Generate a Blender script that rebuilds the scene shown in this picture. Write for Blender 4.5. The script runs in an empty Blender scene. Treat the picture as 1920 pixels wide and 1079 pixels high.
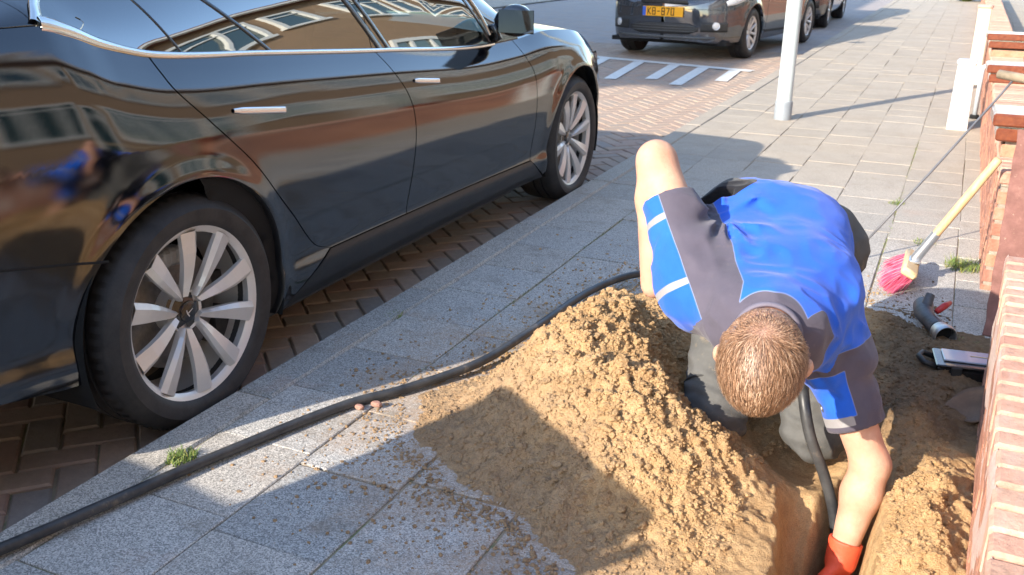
import bpy, math, random
import numpy as np
from mathutils import Vector, Matrix
random.seed(7); RNG = np.random.default_rng(7)
S = bpy.context.scene
COL = S.collection
R = math.radians

# ------------------------------------------------------------------ camera
CAM_H = 1.316
PITCH, ROLL, YAW = 0.34512, 0.011746, -0.42840
F_PX = 1797.7
def cam_axes():
    cp, sp = math.cos(PITCH), math.sin(PITCH); cy, sy = math.cos(YAW), math.sin(YAW)
    f = Vector((sy*cp, cy*cp, -sp)); r = Vector((cy, -sy, 0)); u = r.cross(f)
    cr, sr = math.cos(ROLL), math.sin(ROLL)
    return cr*r+sr*u, -sr*r+cr*u, f
cr_, cu_, cf_ = cam_axes()
cam_d = bpy.data.cameras.new('camera'); cam = bpy.data.objects.new('camera', cam_d); COL.objects.link(cam)
cam.matrix_world = Matrix(((cr_.x, cu_.x, -cf_.x, 0), (cr_.y, cu_.y, -cf_.y, 0), (cr_.z, cu_.z, -cf_.z, CAM_H), (0, 0, 0, 1)))
cam_d.sensor_width = 36; cam_d.lens = F_PX/1920*36
cam_d.clip_start = 0.05; cam_d.clip_end = 400
cam_d.dof.use_dof = True; cam_d.dof.focus_distance = 2.35; cam_d.dof.aperture_fstop = 9.0
S.camera = cam
# ------------------------------------------------------------------ world and sun
SUN_AZ, SUN_EL = R(26), R(25)      # shadows run SUN_AZ from +Y towards +X
w = bpy.data.worlds.new('World'); S.world = w; w.use_nodes = True
nt = w.node_tree; bg = nt.nodes['Background']
sky = nt.nodes.new('ShaderNodeTexSky'); sky.sky_type = 'NISHITA'; sky.sun_disc = False
sky.sun_elevation = SUN_EL; sky.sun_rotation = SUN_AZ + math.pi
sky.air_density = 1.0; sky.dust_density = 0.6; sky.ozone_density = 1.5
nt.links.new(sky.outputs[0], bg.inputs[0]); bg.inputs[1].default_value = 0.15
sun_d = bpy.data.lights.new('sun', 'SUN'); sun = bpy.data.objects.new('sun', sun_d); COL.objects.link(sun)
sun_d.energy = 2.85; sun_d.angle = R(0.55); sun_d.color = (1.0, 0.90, 0.76)
sdir = Vector((math.sin(SUN_AZ)*math.cos(SUN_EL), math.cos(SUN_AZ)*math.cos(SUN_EL), -math.sin(SUN_EL)))
sun.rotation_euler = sdir.to_track_quat('-Z', 'Y').to_euler(); sun.location = (-6, -10, 9)
S.view_settings.view_transform = 'Standard'; S.view_settings.look = 'None'
S.view_settings.exposure = 1.74; S.view_settings.gamma = 1.0
S.render.engine = 'CYCLES'
try:
    S.cycles.use_denoising = True; S.cycles.max_bounces = 8; S.cycles.transparent_max_bounces = 12
except Exception: pass

# ------------------------------------------------------------------ helpers
def newmesh(name, V, F, mat=None, parent=None, smooth=True, loc=None):
    me = bpy.data.meshes.new(name)
    V = np.asarray(V, dtype=np.float32)
    if isinstance(F, np.ndarray):
        n, k = F.shape
        me.vertices.add(len(V)); me.vertices.foreach_set('co', V.ravel())
        me.loops.add(n*k); me.loops.foreach_set('vertex_index', F.astype(np.int32).ravel())
        me.polygons.add(n); me.polygons.foreach_set('loop_start', np.arange(0, n*k, k, dtype=np.int32))
        try: me.polygons.foreach_set('loop_total', np.full(n, k, dtype=np.int32))
        except Exception: pass
        me.update(calc_edges=True); me.validate()
    else:
        me.from_pydata([tuple(map(float, v)) for v in V], [], F); me.update()
    me.polygons.foreach_set('use_smooth', [bool(smooth)]*len(me.polygons))
    o = bpy.data.objects.new(name, me); COL.objects.link(o)
    if mat is not None:
        for m in (mat if isinstance(mat, (list, tuple)) else [mat]): me.materials.append(m)
    if parent is not None: o.parent = parent
    if loc is not None: o.location = loc
    return o
def tag(o, label=None, cat=None, group=None, kind=None):
    if label: o['label'] = label
    if cat: o['category'] = cat
    if group: o['group'] = group
    if kind: o['kind'] = kind
    return o
def empty(name, loc=(0, 0, 0), rz=0.0, parent=None):
    o = bpy.data.objects.new(name, None); COL.objects.link(o); o.location = loc; o.rotation_euler = (0, 0, rz)
    o.empty_display_size = 0.1
    if parent is not None: o.parent = parent
    return o
def copy_tree(o, parent=None):
    c = o.copy(); COL.objects.link(c)
    if parent is not None: c.parent = parent
    for ch in list(o.children): copy_tree(ch, c)
    return c
class MB:
    """collects simple shapes into one mesh"""
    def __init__(s): s.V = []; s.F = []
    def add(s, V, F):
        n = len(s.V); s.V += [tuple(v) for v in V]; s.F += [tuple(i+n for i in f) for f in F]; return s
    def box(s, c, d, M=None, bev=0.0):
        x, y, z = [q/2 for q in d]
        if bev <= 0:
            P = [(-x,-y,-z),(x,-y,-z),(x,y,-z),(-x,y,-z),(-x,-y,z),(x,-y,z),(x,y,z),(-x,y,z)]
            F = [(0,3,2,1),(4,5,6,7),(0,1,5,4),(1,2,6,5),(2,3,7,6),(3,0,4,7)]
        else:
            b = min(bev, x*.9, y*.9, z*.9); P = []; F = []
            for sx in (-1,1):
                for sy in (-1,1):
                    for sz in (-1,1):
                        P += [(sx*x, sy*(y-b), sz*(z-b)), (sx*(x-b), sy*y, sz*(z-b)), (sx*(x-b), sy*(y-b), sz*z)]
            def I(a,b_,c_,k): return ((a>0)*4+(b_>0)*2+(c_>0))*3+k
            def q(ids, nrm):
                a = [Vector(P[i]) for i in ids]
                n = (a[1]-a[0]).cross(a[2]-a[1])
                F.append(tuple(ids) if n.dot(Vector(nrm)) > 0 else tuple(reversed(ids)))
            for t in (-1,1):
                q([I(t,-1,-1,0),I(t,1,-1,0),I(t,1,1,0),I(t,-1,1,0)],(t,0,0))
                q([I(-1,t,-1,1),I(1,t,-1,1),I(1,t,1,1),I(-1,t,1,1)],(0,t,0))
                q([I(-1,-1,t,2),I(1,-1,t,2),I(1,1,t,2),I(-1,1,t,2)],(0,0,t))
            for a in (-1,1):
                for b2 in (-1,1):
                    q([I(a,b2,-1,0),I(a,b2,1,0),I(a,b2,1,1),I(a,b2,-1,1)],(a,b2,0))
                    q([I(a,-1,b2,0),I(a,1,b2,0),I(a,1,b2,2),I(a,-1,b2,2)],(a,0,b2))
                    q([I(-1,a,b2,1),I(1,a,b2,1),I(1,a,b2,2),I(-1,a,b2,2)],(0,a,b2))
                    for c2 in (-1,1): q([I(a,b2,c2,0),I(a,b2,c2,1),I(a,b2,c2,2)],(a,b2,c2))
        if M is not None:
            P = [M @ Vector(p) for p in P]
        return s.add([(p[0]+c[0], p[1]+c[1], p[2]+c[2]) for p in P], F)
    def tube(s, pts, r, n=10, cap=True, squash=1.0, up=(0,0,1)):
        pts = [Vector(p) for p in pts]; m = len(pts)
        rr = r if isinstance(r, (list, tuple)) else [r]*m
        V = []; F = []; ref = None
        for i, p in enumerate(pts):
            t = (pts[min(i+1, m-1)]-pts[max(i-1, 0)])
            t = t.normalized() if t.length > 1e-9 else Vector((0,0,1))
            if ref is None:
                ref = Vector(up)
                if abs(ref.dot(t)) > .95: ref = Vector((1,0,0))
            a = ref-t*ref.dot(t)
            a = a.normalized() if a.length > 1e-6 else t.orthogonal().normalized()
            ref = a
            b = t.cross(a)
            for k in range(n):
                th = 2*math.pi*k/n
                V.append(p+(a*math.cos(th)*squash+b*math.sin(th))*rr[i])
        for i in range(m-1):
            for k in range(n):
                k2 = (k+1) % n
                F.append((i*n+k, i*n+k2, (i+1)*n+k2, (i+1)*n+k))
        if cap:
            F.append(tuple(reversed(range(n)))); F.append(tuple((m-1)*n+k for k in range(n)))
        return s.add(V, F)
    def lathe(s, prof, n=48, M=None, closed=False):
        """profile (r, h) spun about local Z"""
        V = []; F = []; m = len(prof)
        for k in range(n):
            a = 2*math.pi*k/n
            for (r, h) in prof: V.append(Vector((r*math.cos(a), r*math.sin(a), h)))
        for k in range(n):
            k2 = (k+1) % n
            for i in range(m if closed else m-1):
                j = (i+1) % m
                F.append((k*m+i, k2*m+i, k2*m+j, k*m+j))
        if M is not None: V = [M @ v for v in V]
        return s.add(V, F)
    def quad(s, a, b, c, d): return s.add([a, b, c, d], [(0,1,2,3)])
    def build(s, name, mat=None, parent=None, smooth=False, loc=None):
        return newmesh(name, s.V, s.F, mat, parent, smooth, loc)
def autosmooth(o, ang=35):
    me = o.data
    me.polygons.foreach_set('use_smooth', [True]*len(me.polygons))
    try: me.set_sharp_from_angle(angle=R(ang))
    except Exception: pass
    return o
def pchip(xk, yk):
    xk = np.asarray(xk, float); yk = np.asarray(yk, float)
    h = np.diff(xk); d = np.diff(yk)/h; m = np.zeros(len(xk))
    for i in range(1, len(xk)-1):
        if d[i-1]*d[i] > 0:
            w1, w2 = 2*h[i]+h[i-1], h[i]+2*h[i-1]; m[i] = (w1+w2)/(w1/d[i-1]+w2/d[i])
    m[0], m[-1] = d[0], d[-1]
    def f(x):
        x = np.clip(np.asarray(x, float), xk[0], xk[-1]); i = np.clip(np.searchsorted(xk, x)-1, 0, len(h)-1)
        t = (x-xk[i])/h[i]
        return ((1+2*t)*(1-t)**2*yk[i]+t*(1-t)**2*h[i]*m[i]+t*t*(3-2*t)*yk[i+1]+t*t*(t-1)*h[i]*m[i+1])
    return f
def resample(pts, n):
    P = np.asarray(pts, float); s = np.r_[0, np.cumsum(np.linalg.norm(np.diff(P, axis=0), axis=1))]
    t = np.linspace(0, s[-1], n)
    return np.stack([np.interp(t, s, P[:, k]) for k in range(P.shape[1])], 1)
def smooth_path(pts, n):
    P = np.asarray(pts, float); s = np.r_[0, np.cumsum(np.linalg.norm(np.diff(P, axis=0), axis=1))]
    # Catmull-Rom
    out = []
    for t in np.linspace(0, len(P)-1-1e-6, n):
        i = int(t); f = t-i
        p0 = P[max(i-1, 0)]; p1 = P[i]; p2 = P[min(i+1, len(P)-1)]; p3 = P[min(i+2, len(P)-1)]
        out.append(.5*((2*p1)+(-p0+p2)*f+(2*p0-5*p1+4*p2-p3)*f*f+(-p0+3*p1-3*p2+p3)*f**3))
    return np.array(out)
# numpy value noise, 2-D and 3-D
_T = RNG.random((64, 64, 64)).astype(np.float32)
def vnoise(x, y, z=0.0):
    x = np.asarray(x, float); y = np.asarray(y, float); z = np.asarray(z, float)+np.zeros_like(x)
    xi, yi, zi = np.floor(x).astype(int), np.floor(y).astype(int), np.floor(z).astype(int)
    fx, fy, fz = x-xi, y-yi, z-zi
    fx, fy, fz = fx*fx*(3-2*fx), fy*fy*(3-2*fy), fz*fz*(3-2*fz)
    g = lambda a, b, c: _T[(xi+a) & 63, (yi+b) & 63, (zi+c) & 63]
    l = lambda a, b, t: a+(b-a)*t
    return l(l(l(g(0,0,0), g(1,0,0), fx), l(g(0,1,0), g(1,1,0), fx), fy), l(l(g(0,0,1), g(1,0,1), fx), l(g(0,1,1), g(1,1,1), fx), fy), fz)
def fbm(x, y, z=0.0, o=4):
    s = 0; a = .5; f = 1
    for _ in range(o): s = s+a*(vnoise(x*f, y*f, np.asarray(z)*f)-.5); a *= .5; f *= 2.03
    return s

# ------------------------------------------------------------------ materials
def mat(name, col=(.5,.5,.5), rough=.6, metal=0.0, spec=.5, coat=0.0, coat_rough=.03, ior=1.5):
    m = bpy.data.materials.new(name); m.use_nodes = True
    b = m.node_tree.nodes['Principled BSDF']
    b.inputs['Base Color'].default_value = (*col, 1); b.inputs['Roughness'].default_value = rough
    b.inputs['Metallic'].default_value = metal; b.inputs['Specular IOR Level'].default_value = spec
    b.inputs['Coat Weight'].default_value = coat; b.inputs['Coat Roughness'].default_value = coat_rough
    b.inputs['IOR'].default_value = ior
    return m
class NT:
    def __init__(s, m): s.m = m; s.t = m.node_tree; s.b = s.t.nodes['Principled BSDF']; s._c = None
    def n(s, typ, **kw):
        x = s.t.nodes.new('ShaderNode'+typ)
        for k, v in kw.items(): setattr(x, k, v)
        return x
    def l(s, a, b): s.t.links.new(a, b)
    def co(s, kind='Object'):
        if s._c is None: s._c = s.n('TexCoord')
        return s._c.outputs[kind]
    def noise(s, scale, detail=4, rough=.55, vec=None, dist=0.0):
        x = s.n('TexNoise'); x.inputs['Scale'].default_value = scale; x.inputs['Detail'].default_value = detail
        x.inputs['Roughness'].default_value = rough; x.inputs['Distortion'].default_value = dist
        s.l(vec if vec is not None else s.co(), x.inputs['Vector']); return x.outputs[0]
    def vor(s, scale, feature='F1', vec=None, out=0):
        x = s.n('TexVoronoi', feature=feature); x.inputs['Scale'].default_value = scale
        s.l(vec if vec is not None else s.co(), x.inputs['Vector']); return x.outputs[out]
    def ramp(s, fac, stops, interp='LINEAR'):
        x = s.n('ValToRGB'); x.color_ramp.interpolation = interp; e = x.color_ramp.elements
        while len(e) < len(stops): e.new(.5)
        for i, (p, c) in enumerate(stops):
            e[i].position = p; e[i].color = (*c, 1) if len(c) == 3 else c
        s.l(fac, x.inputs[0]); return x.outputs[0]
    def mr(s, v, a, b, c=0.0, d=1.0):
        x = s.n('MapRange'); x.inputs[1].default_value = a; x.inputs[2].default_value = b
        x.inputs[3].default_value = c; x.inputs[4].default_value = d; s.l(v, x.inputs[0]); return x.outputs[0]
    def mix(s, fac, a, b, mode='MIX'):
        x = s.n('Mix', data_type='RGBA', blend_type=mode)
        for sock, v in ((x.inputs[0], fac), (x.inputs[6], a), (x.inputs[7], b)):
            if isinstance(v, (int, float)): sock.default_value = v
            elif isinstance(v, tuple): sock.default_value = (*v, 1) if len(v) == 3 else v
            else: s.l(v, sock)
        return x.outputs[2]
    def math(s, op, a, b=None):
        x = s.n('Math', operation=op)
        for i, v in enumerate((a, b)):
            if v is None: continue
            if isinstance(v, (int, float)): x.inputs[i].default_value = v
            else: s.l(v, x.inputs[i])
        return x.outputs[0]
    def attr(s, name, kind='Fac'):
        x = s.n('Attribute'); x.attribute_name = name; return x.outputs[kind]
    def island(s):
        return s.n('NewGeometry').outputs['Random Per Island']
    def bump(s, h, strength=.3, dist=.01):
        x = s.n('Bump'); x.inputs['Strength'].default_value = strength; x.inputs['Distance'].default_value = dist
        s.l(h, x.inputs['Height']); s.l(x.outputs[0], s.b.inputs['Normal']); return x
    def base(s, c): s.l(c, s.b.inputs['Base Color'])
    def rough(s, c): s.l(c, s.b.inputs['Roughness'])

def m_tile():
    m = mat('concrete_tile', rough=.85); t = NT(m)
    sp = t.vor(330, out=1)                                   # exposed aggregate grains
    bw = t.n('SeparateColor'); t.l(sp, bw.inputs[0])
    g = t.ramp(bw.outputs[0], [(0, (.18,.18,.175)), (.30, (.33,.325,.315)), (.60, (.49,.48,.46)), (1, (.74,.72,.69))])
    big = t.noise(2.2, 4); g = t.mix(t.mr(big, .3, .7, 0, .30), g, (.34,.34,.335))
    isl = t.island(); g = t.mix(.8, g, t.ramp(isl, [(0, (.66,.67,.66)), (.3, (.86,.84,.80)), (.6, (1.0,.97,.92)), (1, (.92,.84,.74))]), 'MULTIPLY')
    # sand trodden out from the heap, thinning with distance
    geo = t.n('NewGeometry'); v = t.n('VectorMath', operation='DISTANCE'); t.l(geo.outputs['Position'], v.inputs[0]); v.inputs[1].default_value = (-.62, 2.35, .06)
    dn = t.math('ADD', v.outputs['Value'], t.mr(t.noise(5, 6, .7), 0, 1, -.75, .75))
    sand = t.mr(dn, 1.05, .55, 0, 1)
    fine = t.mr(t.noise(90, 3, .7), .35, .65, 0, 1)
    sand = t.math('MULTIPLY', sand, t.math('ADD', t.math('MULTIPLY', fine, .6), .35))
    g = t.mix(t.math('MINIMUM', sand, .72), g, (.38,.25,.15))
    # dirty, mossy patches and a warmer tone farther off
    st = t.mr(t.noise(7, 6, .7), .54, .70, 0, .5); g = t.mix(st, g, (.17,.14,.10))
    rs = t.mr(t.noise(3.1, 5, .7), .60, .72, 0, .35); g = t.mix(rs, g, (.42,.26,.19))
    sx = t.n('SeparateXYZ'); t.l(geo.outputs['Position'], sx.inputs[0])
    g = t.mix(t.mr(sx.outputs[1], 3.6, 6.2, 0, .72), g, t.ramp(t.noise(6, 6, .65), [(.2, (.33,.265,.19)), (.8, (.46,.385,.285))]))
    t.base(g); t.bump(t.math('ADD', bw.outputs[1], t.math('MULTIPLY', t.noise(25, 4), 1.2)), .35, .002)
    return m
def m_kerb():
    m = m_tile(); m.name = 'kerb_stone'; return m
def m_joint():
    m = mat('joint_sand', rough=.95); t = NT(m)
    c = t.ramp(t.noise(9, 5, .7), [(.2, (.20,.17,.12)), (.5, (.32,.25,.17)), (.68, (.16,.18,.07)), (1, (.40,.31,.2))])
    t.base(c); t.bump(t.noise(150, 4), .6, .004); return m
def m_road_brick():
    m = mat('road_clinker', rough=.8); t = NT(m)
    isl = t.island()
    c = t.ramp(isl, [(0, (.27,.16,.125)), (.2, (.34,.21,.16)), (.42, (.30,.22,.17)), (.6, (.38,.25,.19)), (.75, (.24,.20,.18)), (.88, (.42,.28,.20)), (1, (.19,.18,.18))])
    c = t.mix(.55, c, t.ramp(t.noise(30, 5, .7), [(.25, (.55,.52,.5)), (.75, (1.25,1.2,1.1))]), 'MULTIPLY')
    d = t.mr(t.noise(4, 5, .7), .5, .72, 0, .5); c = t.mix(d, c, (.24,.19,.13))
    geo = t.n('NewGeometry'); sx = t.n('SeparateXYZ'); t.l(geo.outputs['Position'], sx.inputs[0]); c = t.mix(t.mr(sx.outputs[1], 4.5, 7.5, .12, .55), c, (.44,.35,.27))
    t.base(c); t.bump(t.noise(70, 5, .7), .5, .004); return m
def m_road_far():
    m = mat('road_far', rough=.85); t = NT(m)
    br = t.n('TexBrick'); br.inputs['Scale'].default_value = 1; br.offset = .5
    mp = t.n('Mapping'); mp.inputs['Rotation'].default_value = (0, 0, R(45)); t.l(t.co(), mp.inputs[0]); t.l(mp.outputs[0], br.inputs[0])
    br.inputs['Brick Width'].default_value = .2; br.inputs['Row Height'].default_value = .1; br.inputs['Mortar Size'].default_value = .006
    br.inputs['Color1'].default_value = (.38,.31,.27,1); br.inputs['Color2'].default_value = (.34,.31,.30,1); br.inputs['Mortar'].default_value = (.27,.23,.2,1)
    c = t.mix(.5, br.outputs[0], t.ramp(t.noise(3, 6, .7), [(.3, (.7,.72,.75)), (.7, (1.2,1.12,1.05))]), 'MULTIPLY')
    t.base(c); t.bump(t.noise(60, 3), .3, .004); return m
def m_sand():
    m = mat('sand', rough=.95, spec=.2); t = NT(m)
    c = t.ramp(t.noise(14, 7, .7), [(.25, (.41,.25,.12)), (.5, (.55,.355,.178)), (.75, (.63,.435,.24))])
    c = t.mix(t.mr(t.noise(4.0, 5, .7), .56, .70, 0, .45), c, (.38,.25,.145))
    c = t.mix(t.mr(t.noise(3.0, 5, .6, ), .60, .75, 0, .35), c, (.46,.35,.23))
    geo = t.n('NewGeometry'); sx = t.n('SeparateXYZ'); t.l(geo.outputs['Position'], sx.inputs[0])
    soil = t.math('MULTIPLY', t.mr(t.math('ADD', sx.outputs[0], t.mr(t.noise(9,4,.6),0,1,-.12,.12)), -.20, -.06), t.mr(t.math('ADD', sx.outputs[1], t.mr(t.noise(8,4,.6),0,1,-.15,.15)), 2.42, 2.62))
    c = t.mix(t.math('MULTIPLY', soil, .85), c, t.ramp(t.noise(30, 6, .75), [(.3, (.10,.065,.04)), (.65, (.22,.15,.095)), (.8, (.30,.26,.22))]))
    flank_shade = t.math('MULTIPLY', t.mr(t.math('ADD', t.math('ADD', sx.outputs[0], sx.outputs[1]), t.mr(t.noise(6,5,.7),0,1,-.22,.22)), 1.36, 1.10), .55)
    c = t.mix(flank_shade, c, t.ramp(t.noise(26, 6, .75), [(.3, (.24,.16,.105)), (.7, (.40,.29,.20))]))  # shade of the near-left flank, painted into the sand colour
    sp = t.vor(420, out=1); s2 = t.n('SeparateColor'); t.l(sp, s2.inputs[0])
    c = t.mix(.35, c, t.ramp(s2.outputs[0], [(0, (.6,.57,.55)), (.4, (1,1,1)), (1, (1.3,1.27,1.2))]), 'MULTIPLY')
    t.base(c); t.bump(t.math('ADD', t.noise(120, 5, .7), t.noise(330, 3, .7)), .9, .007); return m
def m_wall_brick(base=((.46,.20,.13), (.56,.27,.17), (.38,.17,.12)), smear=.35):
    m = mat('wall_brick', rough=.85); t = NT(m)
    c = t.ramp(t.island(), [(0, base[0]), (.35, base[1]), (.65, base[2]), (.85, tuple(min(1, q*1.15) for q in base[1])), (1, base[0])])
    c = t.mix(.6, c, t.ramp(t.noise(28, 6, .75), [(.3, (.42,.38,.34)), (.5, (.9,.88,.86)), (.72, (1.3,1.25,1.2))]), 'MULTIPLY')
    c = t.mix(t.mr(t.noise(9, 6, .8), .55, .72, 0, .5), c, (.20,.15,.11))
    mp = t.n('Mapping'); mp.inputs['Scale'].default_value = (1.0, .35, 1); t.l(t.co(), mp.inputs[0])
    sm = t.mr(t.noise(26, 6, .7, vec=mp.outputs[0]), .50, .66, 0, smear); c = t.mix(sm, c, (.56,.42,.34))
    t.base(c); t.bump(t.noise(90, 6, .75), .8, .006); return m
def m_mortar():
    m = mat('mortar', rough=.95); t = NT(m)
    c = t.ramp(t.noise(60, 5, .7), [(.3, (.24,.20,.16)), (.7, (.42,.36,.29))]); t.base(c); t.bump(t.noise(200, 4), .8, .004); return m
def m_house_brick():
    m = mat('house_brick', rough=.9); t = NT(m)
    br = t.n('TexBrick'); br.offset = .5
    mp = t.n('Mapping'); mp.inputs['Rotation'].default_value = (R(90), 0, R(90)); t.l(t.co(), mp.inputs[0]); t.l(mp.outputs[0], br.inputs[0])
    br.inputs['Scale'].default_value = 1; br.inputs['Brick Width'].default_value = .22; br.inputs['Row Height'].default_value = .065; br.inputs['Mortar Size'].default_value = .007
    br.inputs['Color1'].default_value = (.68,.44,.27,1); br.inputs['Color2'].default_value = (.58,.36,.21,1); br.inputs['Mortar'].default_value = (.28,.19,.12,1)
    t.base(t.mix(.4, br.outputs[0], t.ramp(t.noise(1.2, 5), [(.3, (.8,.8,.8)), (.7, (1.2,1.15,1.1))]), 'MULTIPLY')); return m
def m_paint(name, col, flake=0.0):
    m = mat(name, col, rough=.5, spec=.0, coat=1.0, coat_rough=.006); b = m.node_tree.nodes['Principled BSDF']
    b.inputs['Coat IOR'].default_value = 2.05; b.inputs['Metallic'].default_value = flake
    t = NT(m); x = t.n('Bump'); x.inputs['Strength'].default_value = .05; x.inputs['Distance'].default_value = .0006
    t.l(t.noise(900, 2), x.inputs['Height']); t.l(x.outputs[0], b.inputs['Coat Normal']); return m
def m_glass_dark(name='window_glass', tint=(.20,.26,.24), ior=4.2):
    m = bpy.data.materials.new(name); m.use_nodes = True; t = m.node_tree; t.nodes.clear()
    o = t.nodes.new('ShaderNodeOutputMaterial'); mx = t.nodes.new('ShaderNodeMixShader')
    tr = t.nodes.new('ShaderNodeBsdfTransparent'); tr.inputs[0].default_value = (*tint, 1)
    gl = t.nodes.new('ShaderNodeBsdfGlossy'); gl.inputs['Roughness'].default_value = .0; gl.inputs[0].default_value = (.95,.97,.95,1)
    fr = t.nodes.new('ShaderNodeFresnel'); fr.inputs[0].default_value = ior
    t.links.new(fr.outputs[0], mx.inputs[0]); t.links.new(tr.outputs[0], mx.inputs[1]); t.links.new(gl.outputs[0], mx.inputs[2]); t.links.new(mx.outputs[0], o.inputs[0])
    return m
def m_rubber():
    m = mat('rubber', (.022,.022,.024), .62); t = NT(m); t.base(t.ramp(t.noise(18, 5, .7), [(.3, (.016,.016,.018)), (.8, (.045,.042,.042))])); t.bump(t.noise(160, 3), .15, .002); return m
def m_noisy(name, c1, c2, scale=20, rough=.7, bump=.3, metal=0.0, bs=None, spec=.5):
    m = mat(name, c1, rough, metal, spec); t = NT(m); t.base(t.ramp(t.noise(scale, 5, .65), [(.3, c1), (.7, c2)]))
    if bump: t.bump(t.noise(bs or scale*5, 5, .7), bump, .004)
    return m
M = {}
M['tile'] = m_tile(); M['kerb'] = m_kerb(); M['joint'] = m_joint(); M['road'] = m_road_brick(); M['road_far'] = m_road_far()
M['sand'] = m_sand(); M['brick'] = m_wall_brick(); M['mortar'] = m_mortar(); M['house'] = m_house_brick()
M['black_paint'] = m_paint('black_paint', (.0035,.004,.006)); M['grey_paint'] = m_paint('grey_paint', (.040,.045,.056), .3)
M['glass'] = m_glass_dark(); M['chrome'] = mat('satin_chrome', (.86,.84,.80), .16, 1.0)
M['rubber'] = m_rubber(); M['alloy'] = m_noisy('alloy', (.66,.64,.62), (.74,.72,.70), 12, .32, 0, .35)
M['black_plastic'] = m_noisy('black_plastic', (.012,.012,.013), (.024,.024,.025), 40, .55, .2)
M['dark'] = mat('dark_void', (.006,.006,.007), .9); M['disc'] = m_noisy('brake_steel', (.16,.155,.15), (.30,.28,.26), 30, .45, .1, .8)
M['white_paint'] = m_noisy('white_paint', (.60,.62,.62), (.68,.69,.68), 9, .5, .15)
# ------------------------------------------------------------------ ground, road, pavement
HX0, HX1, HY0, HY1 = -.38, .06, 1.0, 2.75     # rectangle left open for the dug hole
def holed_sheet(name, xs, ys, z, m):
    V = []; F = []
    for a in range(len(xs)-1):
        for b in range(len(ys)-1):
            if abs(xs[a]-HX0) < 1e-6 and abs(ys[b]-HY0) < 1e-6: continue
            n = len(V); V += [(xs[a],ys[b],z),(xs[a+1],ys[b],z),(xs[a+1],ys[b+1],z),(xs[a],ys[b+1],z)]; F.append((n,n+1,n+2,n+3))
    return newmesh(name, V, F, m, smooth=False)
tag(holed_sheet('ground', [-90, HX0, HX1, 90], [-60, HY0, HY1, 150], -.03, M['joint']), kind='structure')
tag(newmesh('road', [(-9.2,13.2,-.004),(-1.85,13.2,-.004),(-1.85,120,-.004),(-9.2,120,-.004),(-9.2,-30,-.004),(-5.6,-30,-.004),(-5.6,13.2,-.004),
    (-5.6,-30,-.004),(-1.85,-30,-.004),(-1.85,.2,-.004),(-5.6,.2,-.004)], [(0,1,2,3),(4,5,6,0),(7,8,9,10)], M['road_far'], smooth=False), kind='structure')
tag(newmesh('road_bed', [(-5.6,.2,-.0105),(-1.85,.2,-.0105),(-1.85,13.2,-.0105),(-5.6,13.2,-.0105)], [(0,1,2,3)], M['joint'], smooth=False), kind='structure')
tag(holed_sheet('pavement_bed', [-1.80, HX0, HX1, 2.6], [-30, HY0, HY1, 60], .0548, M['joint']), kind='structure')
tag(newmesh('far_pavement', [(-30,-30,.02),(-9.2,-30,.02),(-9.2,120,.02),(-30,120,.02)], [(0,1,2,3)], M['tile'], smooth=False), kind='structure')

def pavers(C, D, A, Z, T, inset=.004, drop=.005, depth=.05):
    """numpy block builder: centres, sizes, angles, top heights, tilts"""
    n = len(C); C = np.array(C); D = np.array(D)/2; A = np.array(A); Z = np.array(Z); T = np.array(T)
    sg = np.array([(-1,-1),(1,-1),(1,1),(-1,1)], float)
    V = np.zeros((n, 12, 3))
    for lvl, (ins, dz) in enumerate(((0, -depth), (0, -drop), (inset, 0))):
        for k in range(4):
            lx = sg[k,0]*(D[:,0]-ins); ly = sg[k,1]*(D[:,1]-ins)
            ca, sa = np.cos(A), np.sin(A)
            V[:, lvl*4+k, 0] = C[:,0]+lx*ca-ly*sa; V[:, lvl*4+k, 1] = C[:,1]+lx*sa+ly*ca
            V[:, lvl*4+k, 2] = Z+dz+lx*T[:,0]+ly*T[:,1]
    f = []
    for l in (0, 4):
        for k in range(4):
            k2 = (k+1) % 4; f.append((l+k, l+k2, l+4+k2, l+4+k))
    f.append((8,9,10,11)); f = np.array(f)
    F = (f[None]+(np.arange(n)*12)[:,None,None]).reshape(-1, 4)
    return V.reshape(-1, 3), F
rr = random.Random(3)
# herringbone clinkers at 45 degrees
C=[];D=[];A=[];Z=[];T=[]; Wd=.1; ca=math.cos(R(45)); sa=math.sin(R(45))
for i in range(-95, 190):
    for j in range(-170, 120):
        d = (i-j) % 4
        if d == 0: cx, cy, a = (i+1)*Wd, (j+.5)*Wd, 0
        elif d == 3: cx, cy, a = (i+.5)*Wd, (j+1)*Wd, 90
        else: continue
        X = cx*ca-cy*sa-3.5; Y = cx*sa+cy*ca+4
        if not (-5.6 < X < -1.76 and .2 < Y < 13.2): continue
        C.append((X+rr.uniform(-.0015,.0015), Y)); D.append((.2-rr.uniform(.004,.008), .1-rr.uniform(.004,.008))); A.append(R(45+a+rr.uniform(-1,1)))
        Z.append(rr.uniform(-.003,.002)); T.append((rr.uniform(-.015,.015), rr.uniform(-.02,.02)))
V,F = pavers(C,D,A,Z,T,.006,.006)
tag(newmesh('road_clinkers', V, F, M['road'], smooth=False), kind='structure')
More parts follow.
